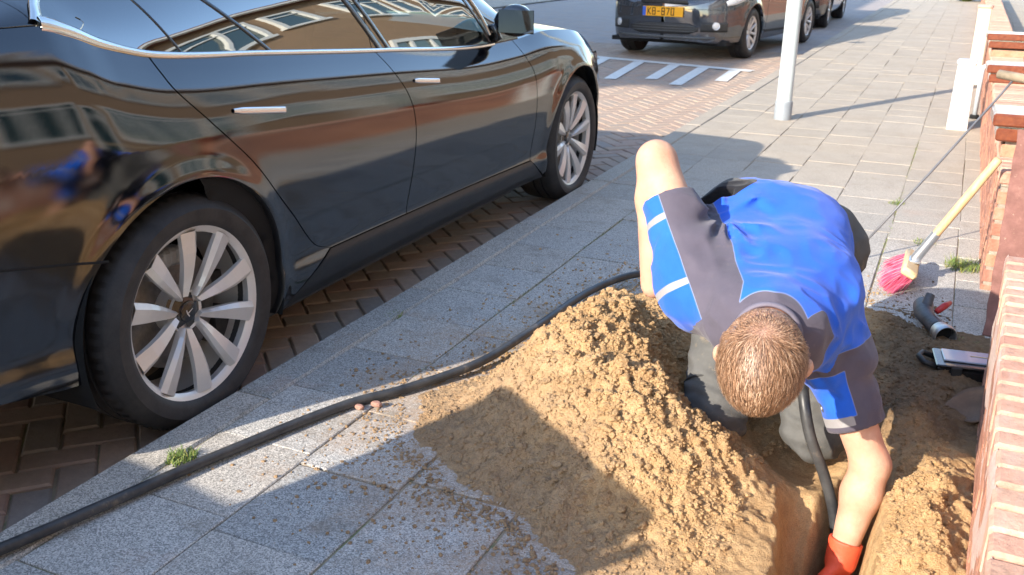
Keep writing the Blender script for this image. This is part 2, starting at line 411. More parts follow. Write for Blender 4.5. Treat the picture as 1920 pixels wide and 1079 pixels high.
# painted ladder marking across the end of the parking bay
paint = m_noisy('road_marking', (.62,.62,.58), (.80,.80,.76), 14, .7, .3)
mb = MB()
def stripe(a, b, w_):
    a = Vector((*a, .007)); b = Vector((*b, .007)); d = (b-a).normalized(); n = Vector((-d.y, d.x, 0))*w_/2
    mb.quad(a+n, a-n, b-n, b+n)
stripe((-4.3,11.45), (-2.1,10.95), .16)
for a, b in (((-3.75,9.75),(-3.95,11.29)),((-3.28,9.55),(-3.48,11.18)),((-2.90,9.75),(-3.02,11.07)),((-2.56,9.45),(-2.66,10.99)),((-2.22,9.95),(-2.28,10.89))): stripe(a, b, .13)
mb2 = mb.build('road_marking', paint); tag(mb2, kind='structure')
# kerb
C=[];D=[];A=[];Z=[];T=[]; y = -4.0
while y < 34:
    C.append((-1.742, y+.5)); D.append((.120, .992)); A.append(0); Z.append(.064+rr.uniform(-.002,.002)); T.append((0, rr.uniform(-.002,.002))); y += 1.0
V,F = pavers(C,D,A,Z,T,.008,.010,.12)
tag(newmesh('kerb', V, F, M['kerb'], smooth=False), kind='structure')
# 30 cm flagstones
C=[];D=[];A=[];Z=[];T=[]; TW=.298; TL=.322
offs = [.17, .12, .17, .01, .15, .05, .2, .1, .18, 0, .1, .15, .1, .15]
for cidx in range(14):
    y = -3.0+offs[cidx]+ (TL*round((1.459-.17+3.0)/TL)-(1.459-.17+3.0) if 0 else 0)
    y0 = 1.459-.17+offs[cidx]-TL*14
    x = -1.680+TW*(cidx+.5)
    for k in range(112):
        Y = y0+TL*(k+.5)
        jx, jy = rr.uniform(-.003,.003), rr.uniform(-.003,.003)
        if x+TW/2 > HX0-.02 and x-TW/2 < HX1+.05 and Y+TL/2 > HY0 and Y-TL/2 < HY1: continue
        if x > .2 and Y < 3.1: continue
        C.append((x+jx, Y+jy)); jw = (.003,.007) if Y < 4.6 else (.001,.003); D.append((TW-rr.uniform(*jw), TL-rr.uniform(*jw))); A.append(rr.uniform(-.006,.006) if Y < 5 else 0)
        Z.append(.060+rr.uniform(-.0015,.0015)); T.append((rr.uniform(-.004,.004), rr.uniform(-.004,.004)))
V,F = pavers(C,D,A,Z,T,.0025,.0022)
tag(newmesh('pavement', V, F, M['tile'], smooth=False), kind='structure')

# ------------------------------------------------------------------ heap of dug sand with the hole
FOOT = [(-1.36,2.20),(-1.20,1.90),(-.96,1.74),(-.80,1.70),(-.64,1.58),(-.52,1.30),(-.50,1.05),(.5,1.05),(.5,3.45),(.05,3.52),(-.25,3.66),(-.6,3.72),(-.95,3.60),(-1.08,3.25),(-1.14,2.80),(-1.22,2.45)]
def sdist(x, y, poly):
    d = np.full(x.shape, 1e9); ins = np.zeros(x.shape, bool); n = len(poly)
    for i in range(n):
        ax, ay = poly[i]; bx, by = poly[(i+1) % n]
        ex, ey = bx-ax, by-ay; wx, wy = x-ax, y-ay
        t = np.clip((wx*ex+wy*ey)/(ex*ex+ey*ey), 0, 1)
        d = np.minimum(d, np.hypot(wx-t*ex, wy-t*ey))
        c = ((ay <= y) & (by > y)) | ((by <= y) & (ay > y))
        with np.errstate(divide='ignore', invalid='ignore'):
            xi = ax+(y-ay)/(by-ay if by != ay else 1e-9)*ex
        ins ^= c & (x < xi)
    return np.where(ins, d, -d)
def sm(a, b, t):
    t = np.clip((t-a)/(b-a), 0, 1); return t*t*(3-2*t)
def G(x, y, cx, cy, sx, sy, rot=0.0):
    c, s = math.cos(rot), math.sin(rot); u = (x-cx)*c+(y-cy)*s; v = -(x-cx)*s+(y-cy)*c
    return np.exp(-(u/sx)**2-(v/sy)**2)
def sand_h(x, y, fine=True):
    x = np.asarray(x, float); y = np.asarray(y, float)
    wob = fbm(x*6+3, y*6+1, 2.2, 4)
    d = sdist(x, y, FOOT)+wob*.16
    m = sm(0, .40, d)
    heap = .255*G(x,y,-.80,2.42,.25,.40,.15)+.135*G(x,y,-.62,2.02,.26,.26)+.075*G(x,y,-.95,2.15,.2,.2)
    heap += .05*G(x,y,-.95,2.95,.16,.35)+.03*G(x,y,-.75,3.2,.3,.3)
    rest = .065*G(x,y,-.40,2.10,.12,.13)+.10*G(x,y,.10,2.05,.11,.34)+.05*G(x,y,.02,2.62,.09,.11)+.03*G(x,y,.08,3.1,.15,.3)
    h = .046+.024*sm(-.03,.16,d)+(heap+rest)*m
    h -= .10*G(x,y,-.645,2.56,.075,.13,.3)*m                     # hollow behind the crest
    h -= .05*G(x,y,-.50,2.27,.07,.09)*m
    h -= .06*G(x,y,-.22,2.30,.16,.13)
    amp = np.clip((h-.045)/.12, 0, 1)
    h += amp*.11*fbm(x*7, y*7, 5.1, 3)
    if fine:
        n1 = fbm(x*26, y*26, 1.7, 3); n2 = fbm(x*70, y*70, 3.3, 3)
        lump = 1-np.abs(2*vnoise(x*34, y*34, 7.7)-1)
        crumb = sm(.30, .55, vnoise(x*5+9, y*5, 4.4)+.25*amp)
        h += amp*(.052*n1*(.4+.9*crumb)+.030*n2+.018*lump*crumb)+.010*n2*sm(-.03,.10,d)
    # the hole: steep cut sides, a slope at the far end
    xl = -.262+(2.27-y)*.14+.030*fbm(y*9, y*0+3, 1.1, 3)+.030*fbm(x*22, y*26, 4.1, 3); xr = -.020+.03*fbm(y*8, y*0+7, 2.1, 3)+.03*fbm(x*22, y*26, 9.1, 3)
    cut = sm(-.012, .060, x-xl)*sm(-.015, .06, xr-x)
    far = 1-sm(1.80, 2.20, y-.22*sm(-.17,-.09,x)+.06*fbm(x*9, y*9, 8.8, 3)); near = sm(1.18, 1.26, y)
    dep = (.62+.05*fbm(x*12, y*12, 6.0, 3))*cut*far*near
    h = h-dep+(.012*fbm(x*40, y*40, 2.0, 3) if fine else 0)*cut
    return h
def build_sand():
    xs = np.arange(-1.50, .42, .0048); ys = np.arange(1.10, 3.86, .0056)
    X, Y = np.meshgrid(xs, ys, indexing='ij'); H = sand_h(X, Y)
    # push steep faces sideways a little so that cut walls crumble
    P = np.stack([X+.006*(vnoise(X*60,Y*60,H*60)-.5), Y+.006*(vnoise(X*60+9,Y*60,H*60)-.5), H], -1).reshape(-1, 3)
    nx, ny = X.shape; idx = np.arange(nx*ny).reshape(nx, ny)
    F = np.stack([idx[:-1,:-1], idx[1:,:-1], idx[1:,1:], idx[:-1,1:]], -1).reshape(-1, 4)
    keep = (H.ravel()[F].max(1) > .050) | ((P[F[:,0],0] > HX0-.02) & (P[F[:,0],0] < HX1+.02) & (P[F[:,0],1] < HY1+.02))
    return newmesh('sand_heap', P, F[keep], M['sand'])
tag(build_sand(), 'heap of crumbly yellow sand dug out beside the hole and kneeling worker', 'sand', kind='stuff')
# loose clods
def ico():
    bmod = MB(); t = (1+5**.5)/2
    V = [(-1,t,0),(1,t,0),(-1,-t,0),(1,-t,0),(0,-1,t),(0,1,t),(0,-1,-t),(0,1,-t),(t,0,-1),(t,0,1),(-t,0,-1),(-t,0,1)]
    F = [(0,11,5),(0,5,1),(0,1,7),(0,7,10),(0,10,11),(1,5,9),(5,11,4),(11,10,2),(10,7,6),(7,1,8),(3,9,4),(3,4,2),(3,2,6),(3,6,8),(3,8,9),(4,9,5),(2,4,11),(6,2,10),(8,6,7),(9,8,1)]
    V = [Vector(v).normalized() for v in V]; cache = {}; F2 = []
    def mid(a, b):
        k = (min(a,b), max(a,b))
        if k not in cache: V.append(((V[a]+V[b])/2).normalized()); cache[k] = len(V)-1
        return cache[k]
    for a, b, c_ in F:
        ab, bc, ca2 = mid(a,b), mid(b,c_), mid(c_,a); F2 += [(a,ab,ca2),(b,bc,ab),(c_,ca2,bc),(ab,bc,ca2)]
    return np.array([tuple(v) for v in V]), np.array(F2)
IV, IF = ico()
def clods(name, n, smin, smax, sampler, mtl, power=2.5, sink=.12):
    Vs = []; Fs = []; k = 0; tries = 0
    g = np.random.default_rng(11)
    P = sampler(n, g); H = sand_h(P[:,0], P[:,1]); out = (H < .052)
    H = np.where(out, .061, H)
    for (x, y), h in zip(P, H):
        s = smin+(smax-smin)*g.random()**power
        v = IV*(1+1.0*(vnoise(IV[:,0]*1.3+x*50, IV[:,1]*1.3+y*50, IV[:,2]*1.3+3)[:,None]-.5)+.55*(vnoise(IV[:,0]*4+x*70, IV[:,1]*4+y*50, IV[:,2]*4)[:,None]-.5))
        v = v*s*np.array([g.uniform(.8,1.25), g.uniform(.8,1.25), g.uniform(.55,.85)])
        a = g.uniform(0, 6.28); c, q = math.cos(a), math.sin(a)
        v = np.stack([v[:,0]*c-v[:,1]*q, v[:,0]*q+v[:,1]*c, v[:,2]], 1)+np.array([x, y, h+s*sink])
        Vs.append(v); Fs.append(IF+k*len(IV)); k += 1
    return newmesh(name, np.concatenate(Vs), np.concatenate(Fs), mtl, smooth=False)
def tiny_clods(name, n, smin, smax, seed=21):
    g = np.random.default_rng(seed); P = heap_sampler(n, g); H = sand_h(P[:,0], P[:,1]); H = np.where(H < .052, .061, H)
    V0, F0 = IV[:12], np.array([(0,11,5),(0,5,1),(0,1,7),(0,7,10),(0,10,11),(1,5,9),(5,11,4),(11,10,2),(10,7,6),(7,1,8),(3,9,4),(3,4,2),(3,2,6),(3,6,8),(3,8,9),(4,9,5),(2,4,11),(6,2,10),(8,6,7),(9,8,1)])
    s = smin+(smax-smin)*g.random(n)**2.2; V = V0[None]*(1+.6*(g.random((n,12))-.5))[...,None]*s[:,None,None]
    a = g.uniform(0, 6.28, n); c, q = np.cos(a)[:,None], np.sin(a)[:,None]; X_, Y_ = V[...,0]*c-V[...,1]*q, V[...,0]*q+V[...,1]*c
    V = np.stack([X_+P[:,0:1], Y_+P[:,1:2], V[...,2]*.8+(H+s*.15)[:,None]], -1).reshape(-1, 3)
    F = (F0[None]+(np.arange(n)*12)[:,None,None]).reshape(-1, 3); return newmesh(name, V, F, M['sand'], smooth=False)
def heap_sampler(n, g):
    out = []
    while len(out) < n:
        x = g.uniform(-1.3, .12, 4000); y = g.uniform(1.3, 3.6, 4000)
        dens = .12+1.0*G(x,y,-.62,2.15,.28,.38)+.6*G(x,y,-.9,2.6,.25,.4)+.9*G(x,y,.06,2.05,.09,.2)
        k = (g.random(4000) < dens*.8) & (sdist(x, y, FOOT) > .0) & ~((x > -.30) & (x < 0) & (y < 2.35))
        out += list(zip(x[k], y[k]))
    return np.array(out[:n])
def halo_sampler(n, g):
    out = []
    while len(out) < n:
        x = g.uniform(-1.6, .1, 4000); y = g.uniform(1.0, 4.0, 4000); d = sdist(x, y, FOOT)
        k = (d < .02) & (g.random(4000) < np.exp(d/.12)) ; out += list(zip(x[k], y[k]))
    return np.array(out[:n])
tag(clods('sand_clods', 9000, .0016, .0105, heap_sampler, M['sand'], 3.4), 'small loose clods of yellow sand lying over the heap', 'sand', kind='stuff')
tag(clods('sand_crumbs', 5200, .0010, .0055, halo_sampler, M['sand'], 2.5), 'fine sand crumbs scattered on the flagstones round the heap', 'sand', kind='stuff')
tag(tiny_clods('sand_grains', 42000, .0014, .0058), 'coarse crumbs of sand covering the heap', 'sand', kind='stuff')
# three chips of red brick beside the hose
chip = m_noisy('brick_chip', (.34,.17,.13), (.44,.25,.19), 60, .9, .5)
def fragment(loc, s, label):
    g = np.random.default_rng(int(abs(loc[0])*1000)); v = IV*(1+.5*(vnoise(IV[:,0]*1.3+loc[0]*30, IV[:,1]*1.3, IV[:,2]*1.3)[:,None]-.5))
    v = np.clip(v, -.8, .8)*s*np.array([1.2,.8,.65])
    o = newmesh('brick_fragment', v, IF, chip, smooth=False, loc=loc); tag(o, label, 'brick fragment', 'pink brick chips beside the hose'); return o
fragment((-1.405,2.045,.072), .013, 'pink brick chip lying just below the black hose, nearer the car')
fragment((-1.370,2.078,.074), .015, 'largest pink brick chip touching the black hose')

# ------------------------------------------------------------------ low brick garden walls
def brick_rows(face_len, height, depth, z0=0.0, bw=.205, bh=.052, mj=.010, side=True, seed=1, skip=None, proud=.004):
    """stretcher courses on the -X face of a wall running along +Y; local frame: face at x=0"""
    q = random.Random(seed); mb = MB(); z = z0; row = 0
    while z+bh <= height+1e-6:
        y = -(bw/2 if row % 2 else 0)
        while y < face_len:
            a, b = max(0, y), min(face_len, y+bw)
            if b-a > .02: mb.box(((depth/2)-proud+q.uniform(-.0015,.0015), (a+b)/2, z+bh/2), (depth+2*proud*.0, b-a-.002, bh), bev=.004)
            y += bw+mj
        z += bh+mj; row += 1
    return mb
def wall(name, loc, rz, length, height, depth, label, coping=.10, seed=1, group=None, mats=None):
    root = empty(name, loc, rz); tag(root, label, 'wall', group)
    hb = height-coping
    core = MB().box((depth/2+.0, length/2, hb/2-.03), (depth-.008, length-.006, hb+.06)); core.build('mortar_core', M['mortar'], root)
    brick_rows(length, hb, depth, seed=seed).build('brick_face', M['brick'], root)
    q = random.Random(seed+5); mb = MB(); y = 0.0; co = MB()
    while y+.060 < length:
        wv = q.uniform(.060, .067)
        mb.box((depth/2+q.uniform(-.004,.003), y+wv/2, hb+.010+(coping-.010)/2+q.uniform(-.002,.002)), (depth+.012, wv, coping-.010), Matrix.Rotation(q.uniform(-.012,.012), 3, 'Z'), bev=.006)
        y += wv+.009
    mb.build('coping', M['brick_cope'] if mats is None else mats, root)
    co.box((depth/2, length/2, hb+coping/2-.004), (depth-.006, length-.01, coping-.012)).build('coping_mortar', M['mortar'], root)
    return root
M['brick_cope'] = m_wall_brick(((.62,.33,.24), (.66,.40,.29), (.56,.28,.20)), .55); M['brick_cope'].name = 'coping_brick'
ang = -math.atan(.035)
nw = wall('garden_wall', (.165+.035*(.35-1.96)+.004, .35, .03), ang, 2.62, .47, .215, 'low pink brick wall with bricks laid on edge along its top, nearest the camera', seed=4)
# rough mortar smeared down the arris
def smear_strip():
    xs = np.linspace(0, 2.62, 520); cols = [(.002,.16),(-.003,.20),(-.004,.25),(-.004,.30),(-.005,.34),(-.005,.38),(-.006,.42),(-.005,.452),(-.001,.464)]
    V = []
    for y in xs:
        for k, (x, z) in enumerate(cols):
            a = .012*fbm(y*9+k*.4, z*9, 3.0, 4)+.005*fbm(y*60, z*60+k, 5.0, 2); ed = 1.0 if 0 < k < len(cols)-1 else 0.2
            V.append((x-a*ed*1.1, y, z+.004*fbm(y*14, 2.0, 1.0, 3)))
    V = np.array(V); n = len(cols); idx = np.arange(len(V)).reshape(len(xs), n)
    F = np.stack([idx[:-1,:-1], idx[:-1,1:], idx[1:,1:], idx[1:,:-1]], -1).reshape(-1, 4)
    m = mat('mortar_smear', rough=.95); t = NT(m)
    c = t.ramp(t.noise(22, 6, .7), [(.3, (.60,.36,.30)), (.5, (.72,.54,.47)), (.72, (.62,.50,.40))]); t.base(c); t.bump(t.noise(140, 6, .75), .9, .006)
    return newmesh('mortar_smear', V, F, m, nw)
smear_strip()
fw = wall('garden_wall', (.20, 3.98, .03), 0, 24.0, .50, .215, 'long low orange brick wall running away behind the broom', seed=9, coping=.06)
glz = m_noisy('glazed_brick', (.13,.035,.022), (.24,.075,.035), 35, .14, .5, bs=60); 
def pier(y, z1, label, n=2):
    root = empty('brick_pier', (.192, y, .03)); tag(root, label, 'wall pier', 'piers of the garden wall')
    MB().box((.13, .11, z1/2), (.235, .205, z1-.02)).build('mortar_core', M['mortar'], root)
    mb = MB(); z = 0; row = 0; q = random.Random(int(y*10))
    while z+.052 < z1-.0:
        if row % 2: mb.box((.058, .11, z+.026), (.105, .222, .052), bev=.005); mb.box((.178, .11, z+.026), (.118, .222, .052), bev=.005)
        else: mb.box((.118, .055, z+.026), (.235, .103, .052), bev=.005); mb.box((.118, .168, z+.026), (.235, .103, .052), bev=.005)
        z += .062; row += 1
    mb.build('brick_face', M['brick'], root)
    g = MB()
    for k in range(n): g.box((.122-.012*k, .10, z+.032+k*.058), (.30+.02*k, .26, .050), Matrix.Rotation(.03*k, 3, 'Z'), bev=.007)
    g.build('glazed_cap', glz, root); return root
pier(4.28, .60, 'brick pier capped with brown glazed bricks, nearest the broom')
pier(6.75, .50, 'middle brick pier with brown glazed cap on the long wall')
pier(8.45, .56, 'farthest brick pier with brown glazed cap on the long wall')

# ------------------------------------------------------------------ brick house beside the pavement and houses over the road
def house(name, loc, L_, H_, face, label, win, seed, depth=7.0, door=True):
    """face=+1: facade looks to -X ; face=-1: looks to +X. facade plane at local x=0, runs along +Y"""
    root = empty(name, loc); tag(root, label, 'house')
    w_ = MB().box((face*depth/2, L_/2, H_/2), (depth, L_, H_)).build('wall', M['house'], root)
    r_ = MB(); e = -face*.4; far_ = face*(depth+.4); z = H_
    r_.add([(e,-.3,z),(e,L_+.3,z),(face*depth/2,L_+.3,z+2.6),(face*depth/2,-.3,z+2.6),(far_,-.3,z),(far_,L_+.3,z),(e,-.3,z-.12),(e,L_+.3,z-.12),(far_,-.3,z-.12),(far_,L_+.3,z-.12)],
           [(0,1,2,3),(3,2,5,4),(6,7,1,0),(8,9,5,4),(6,8,4,3,0),(7,9,5,2,1),(6,7,9,8)])
    r_.build('roof', M['roof'], root)
    g = MB().box((-face*.34, L_/2, H_-.16), (.16, L_+.4, .14)).build('gutter', M['white_paint'], root)
    q = random.Random(seed)
    for (y, z, ww, hh, nd) in win:
        f = MB(); x = -face*.03; b = .11
        f.box((x, y, z+hh-b/2), (.09, ww, b)); f.box((x, y, z+b/2), (.14, ww+.1, b))
        for s_ in (-1, 1): f.box((x, y+s_*(ww/2-b/2), z+hh/2), (.085, b, hh-2*b-.002))
        for k in range(1, nd): f.box((x, y-ww/2+ww*k/nd, z+hh/2), (.08, .08, hh-2*b-.002))
        f.box((x, y, z+hh*.74), (.075, ww-2*b-.004, .06))
        fo = f.build('window_frame', M['white_paint'], root)
        MB().box((-face*.012, y, z+hh/2), (.02, ww-.06, hh-.06)).build('pane', M['pane'], fo)
    return root
M['roof'] = m_noisy('roof_tiles', (.16,.065,.045), (.24,.10,.07), 6, .8, .6, bs=14)
M['pane'] = mat('house_pane', (.03,.06,.065), .03, 0, 1.0)
wins = []
for k in range(9):
    y = 1.6+k*3.7
    wins += [(y, 1.05, 1.9, 1.75, 3), (y+1.75, .15, 1.0, 2.35, 1), (y, 4.1, 1.7, 1.5, 2), (y+1.7, 4.3, .9, 1.3, 1)]
house('brick_house', (4.0, -9.0, .0), 34, 6.3, 1, 'sunlit brown brick terrace with white window frames beyond the garden wall', wins, 3)
wins = []
for k in range(6):
    y = 1.8+k*3.8; wins += [(y, .9, 1.8, 1.7, 2), (y+1.8, .15, 1.0, 2.3, 1), (y, 3.9, 1.7, 1.5, 2), (y, 6.6, 1.4, 1.2, 2)]
house('brick_terrace', (-10.6, -6.4, .0), 23.4, 8.4, -1, 'brown brick terrace across the road', wins, 5)
# ------------------------------------------------------------------ the black saloon
def patch_mesh(grid, name, mtl, parent, xf, sides=(1,), thick=.010, both=False):
    """grid (n,m,2) of (y,z); xf(y,z)->x ; one mesh for given side"""
    out = []
    for sd in sides:
        Y, Zc = grid[...,0], grid[...,1]; X = xf(Y, Zc)*sd
        P = np.stack([X, Y, Zc], -1); n, m = Y.shape; idx = np.arange(n*m).reshape(n, m)
        F = np.stack([idx[:-1,:-1], idx[1:,:-1], idx[1:,1:], idx[:-1,1:]], -1).reshape(-1, 4)
        a = P.reshape(-1, 3); i0 = F[len(F)//2]; nr = np.cross(a[i0[1]]-a[i0[0]], a[i0[3]]-a[i0[0]])
        if nr[0]*sd < 0: F = F[:, ::-1]
        e = 2e-3
        dy = (xf(Y+e, Zc)-xf(Y-e, Zc))/(2*e); dz = (xf(Y, Zc+e)-xf(Y, Zc-e))/(2*e)
        NN = np.stack([np.ones_like(X)*sd, -np.asarray(dy), -np.asarray(dz)], -1).reshape(-1, 3); NN /= np.linalg.norm(NN, axis=1)[:, None]
        o = newmesh(name, a, F, mtl, parent)
        o.data.normals_split_custom_set_from_vertices(NN.tolist())
        out.append(o)
    return out
def ruled(B, T, n, m):
    B = resample(B, n); T = resample(T, n); v = np.linspace(0, 1, m)[None, :, None]
    return B[:, None]*(1-v)+T[:, None]*v
def ruled_raw(B, T, m):
    v = np.linspace(0, 1, m)[None, :, None]; return np.asarray(B)[:, None]*(1-v)+np.asarray(T)[:, None]*v
def coons(L, Rr, Bt, Tp, n, m):
    L = resample(L, m); Rr = resample(Rr, m); Bt = resample(Bt, n); Tp = resample(Tp, n)
    u = np.linspace(0, 1, n)[:, None, None]; v = np.linspace(0, 1, m)[None, :, None]
    return (1-u)*L[None]+u*Rr[None]+(1-v)*Bt[:, None]+v*Tp[:, None]-((1-u)*(1-v)*Bt[0]+u*(1-v)*Bt[-1]+(1-u)*v*Tp[0]+u*v*Tp[-1])
class Body:
    def __init__(s, plan, belt, sec, zb=.2, arches=(), flare=.012):
        s.plan = pchip(*zip(*plan)); s.belt = pchip(*zip(*belt)); s.sec = pchip(*zip(*sec)); s.zb = zb; s.arches = arches; s.flare = flare
    def x(s, y, z):
        y = np.asarray(y, float); z = np.asarray(z, float)
        u = (z-s.zb)/(s.belt(y)-s.zb)
        x = s.plan(y)*s.sec(np.clip(u, 0, 1.05))
        for (yc, zc, r) in s.arches:
            d = np.hypot(y-yc, z-zc)-r
            x = x+s.flare*np.exp(-(np.clip(d, 0, 1)/.045)**2)*np.clip(s.plan(y)/.9, 0, 1)*(d > -.05)
            x = x+.010*np.exp(-((y-yc)/.5)**2)*np.clip(1-np.abs(z-.82)/.25, 0, 1)
        return x
def arc(yc, zc, r, a0, a1, n):
    t = np.radians(np.linspace(a0, a1, n)); return [(yc+r*math.cos(q), zc+r*math.sin(q)) for q in t]

def make_wheel(parent, loc, side, rad=.334, rim=.247, width=.235, fancy=True, rot=-90, steer=0.0, caliper_side=-1):
    """side=+1: outer face looks to +x. The wheel part is the rim mesh; tyre, brake disc, cap are its sub-parts"""
    Mx = Matrix.Rotation(R(90)*side, 4, 'Y')       # local Z -> +-X
    mb = MB(); n = 96
    mb.lathe([(rim*.90, -.16), (rim*.96, -.05), (rim*.925, -.018), (rim*.955, -.010), (rim*.985, -.006), (rim+.004, -.001), (rim+.007, -.006), (rim+.004, -.014), (rim, -.02), (rim*.99, -.19), (rim*.90, -.16)], n, Mx)
    npair = 5
    for p in range(npair):
        base = R(rot+72*p)
        for sd in (-1, 1):
            a_hub = base+sd*R(10); a_out = base+sd*R(18.5)
            pr = [.048, .075, .105, .14, .175, rim*.955]; K = len(pr)
            for i in range(K-1):
                def ring(k):
                    f = k/(K-1); r = pr[k]; ff = f**.8
                    a = a_hub+(a_out-a_hub)*ff+sd*R(3)*math.sin(math.pi*f)
                    wd = (.015+.045*f**1.0)/2 if fancy else .016
                    top = -.034+.030*math.sin(f*1.45); dep = .026-.008*f
                    c = Vector((r*math.cos(a), r*math.sin(a), 0)); tdir = Vector((-math.sin(a+sd*R(0)), math.cos(a), 0))
                    # a bevelled blade: crest towards the pair's outer edge
                    e = wd*.45*sd
                    return [c-tdir*wd+Vector((0,0,top-dep)), c-tdir*wd+Vector((0,0,top-.006)), c+tdir*(e)+Vector((0,0,top+.004)), c+tdir*wd+Vector((0,0,top-.006)), c+tdir*wd+Vector((0,0,top-dep))]
                a, b = ring(i), ring(i+1); V = [Mx @ v for v in a+b]; F = []
                for k in range(5): F.append((k, (k+1)%5, 5+(k+1)%5, 5+k))
                if i == 0: F.append((4,3,2,1,0))
                mb.add(V, F)
    mb.lathe([(0, -.052), (.052, -.052), (.060, -.046), (.066, -.07), (.07, -.15)], 40, Mx)
    rimo = mb.build('wheel', M['alloy'], parent); autosmooth(rimo, 32)
    rimo.location = loc; rimo.rotation_euler = (0, 0, steer)
    bm = bmesh_fix(rimo)
    t = MB(); w2 = width
    prof = [(rim-.004, -.012), (rim+.004, .003), (rim+.022, .012), (rim+.05, .013), (rad-.030, .006), (rad-.012, -.008), (rad-.004, -.024), (rad-.0015, -.045),
            (rad-.0015, -.062), (rad-.009, -.064), (rad-.009, -.072), (rad-.001, -.074), (rad, -.11), (rad-.009, -.113), (rad-.009, -.121), (rad, -.124), (rad-.0015, -.17), (rad-.006, -.205), (rad-.03, -w2), (rim, -w2-.005), (rim-.01, -.20), (rim-.012,-.03)]
    t.lathe(prof, 120, Mx, closed=True)
    # tread blocks on the outer shoulder
    for k in range(64):
        a = 2*math.pi*k/64; c_, s_ = math.cos(a), math.sin(a)
        Mz = Mx @ Matrix.Rotation(a, 4, 'Z')
        P = [Mz @ Vector((rad-.013+q[0], q[1], q[2])) for q in ((0,-.009,-.010),(0,.009,-.010),(.0145,.009,-.030),(.0145,-.009,-.030),(.0145,.009,-.058),(.0145,-.009,-.058))]
        t.add(P, [(0,1,2,3),(3,2,4,5)] if side > 0 else [(3,2,1,0),(5,4,2,3)])
    to = t.build('tyre', M['rubber'], rimo); autosmooth(to, 40); bmesh_fix(to)
    d = MB(); d.lathe([(.06,-.10),(.17,-.10),(.172,-.104),(.172,-.118),(.16,-.12),(.06,-.12)], 64, Mx); do = d.build('brake_disc', M['disc'], rimo); autosmooth(do, 30)
    if fancy:
        c = MB(); Mc = Mx @ Matrix.Rotation(R(180 if side > 0 else 0)+R(8), 4, 'Z')
        for k in range(7):
            a = R(-24+8*k); r = .155
            p = Mc @ Vector((r*math.cos(a), r*math.sin(a), -.098)); c.box(p, (.05, .030, .06), (Mx @ Matrix.Rotation(a, 4, 'Z')).to_3x3(), bev=.008)
        co = c.build('brake_caliper', M['caliper'], rimo); autosmooth(co, 30)
        h = MB(); h.lathe([(0, -.036), (.026, -.036), (.030, -.038), (.031, -.046), (.034, -.050)], 40, Mx)
        for p in range(5):                                    # black star between the spoke pairs
            a = R(rot+36+72*p); m2 = Mx @ Matrix.Rotation(a, 4, 'Z')
            h.add([m2 @ Vector(q) for q in ((.02,-.022,-.041),(.02,.022,-.041),(.072,.010,-.056),(.072,-.010,-.056))], [(0,3,2,1) if side < 0 else (0,3,2,1)])
        ho = h.build('hub_cap', M['gloss_black'], rimo); autosmooth(ho, 30)
        # emblem: a plain letter-like T with curved arms
        e = MB(); me_ = Mx @ Matrix.Rotation(R(0), 4, 'Z')
        def pl(pts, z=-.0345): e.add([me_ @ Matrix.Rotation(R(205), 4, 'Z') @ Vector((q[0], q[1], z)) for q in pts], [tuple(range(len(pts)))])
        pl([(-.0022,.008),(.0022,.008),(.0008,-.015),(-.0008,-.015)])
        pl([(-.0125,.0085),(-.0105,.0045),(0,.0075),(0,.0105)]); pl([(.0125,.0085),(0,.0105),(0,.0075),(.0105,.0045)])
        eo = e.build('emblem', M['alloy'], rimo)
    return rimo
def bmesh_fix(o):
    import bmesh
    b = bmesh.new(); b.from_mesh(o.data); bmesh.ops.recalc_face_normals(b, faces=b.faces[:]); b.to_mesh(o.data); b.free()
M['caliper'] = m_noisy('caliper', (.36,.36,.36), (.46,.45,.44), 40, .5, .2, .3)
M['gloss_black'] = mat('gloss_black', (.012,.012,.013), .25, 0, .5, coat=.6)
M['seat'] = m_noisy('seat_fabric', (.03,.03,.032), (.05,.05,.052), 60, .7, .2)
M['glass_roof'] = mat('glass_roof', (.006,.008,.010), .02, 0, .5, coat=1.0)
M['glass_roof'].node_tree.nodes['Principled BSDF'].inputs['Coat IOR'].default_value = 1.6
M['seam'] = mat('panel_gap', (.004,.004,.005), .8)

def ribbon(pts3, w_, name, mtl, parent, nrm=(1,0,0), lift=.002, ht=0.0):
    """a narrow raised strip along a 3-D path; width in the surface plane, nrm = outward"""
    P = [Vector(p) for p in pts3]; V = []; F = []; N = Vector(nrm).normalized(); m = len(P)
    ws = w_ if isinstance(w_, (list, tuple, np.ndarray)) else [w_]*m
    prof = [(-.5, -.003), (-.5, lift*.6), (-.25, lift+ht), (.25, lift+ht), (.5, lift*.6), (.5, -.003)]
    for i in range(m):
        t = (P[min(i+1,m-1)]-P[max(i-1,0)]).normalized(); b = t.cross(N).normalized(); nn = b.cross(t).normalized()
        for (a, h) in prof: V.append(P[i]+b*ws[i]*a+nn*h)
    k = len(prof)
    for i in range(m-1):
        for j in range(k-1): F.append((i*k+j, i*k+j+1, (i+1)*k+j+1, (i+1)*k+j))
    o = newmesh(name, V, F, mtl, parent); bmesh_fix(o); return o

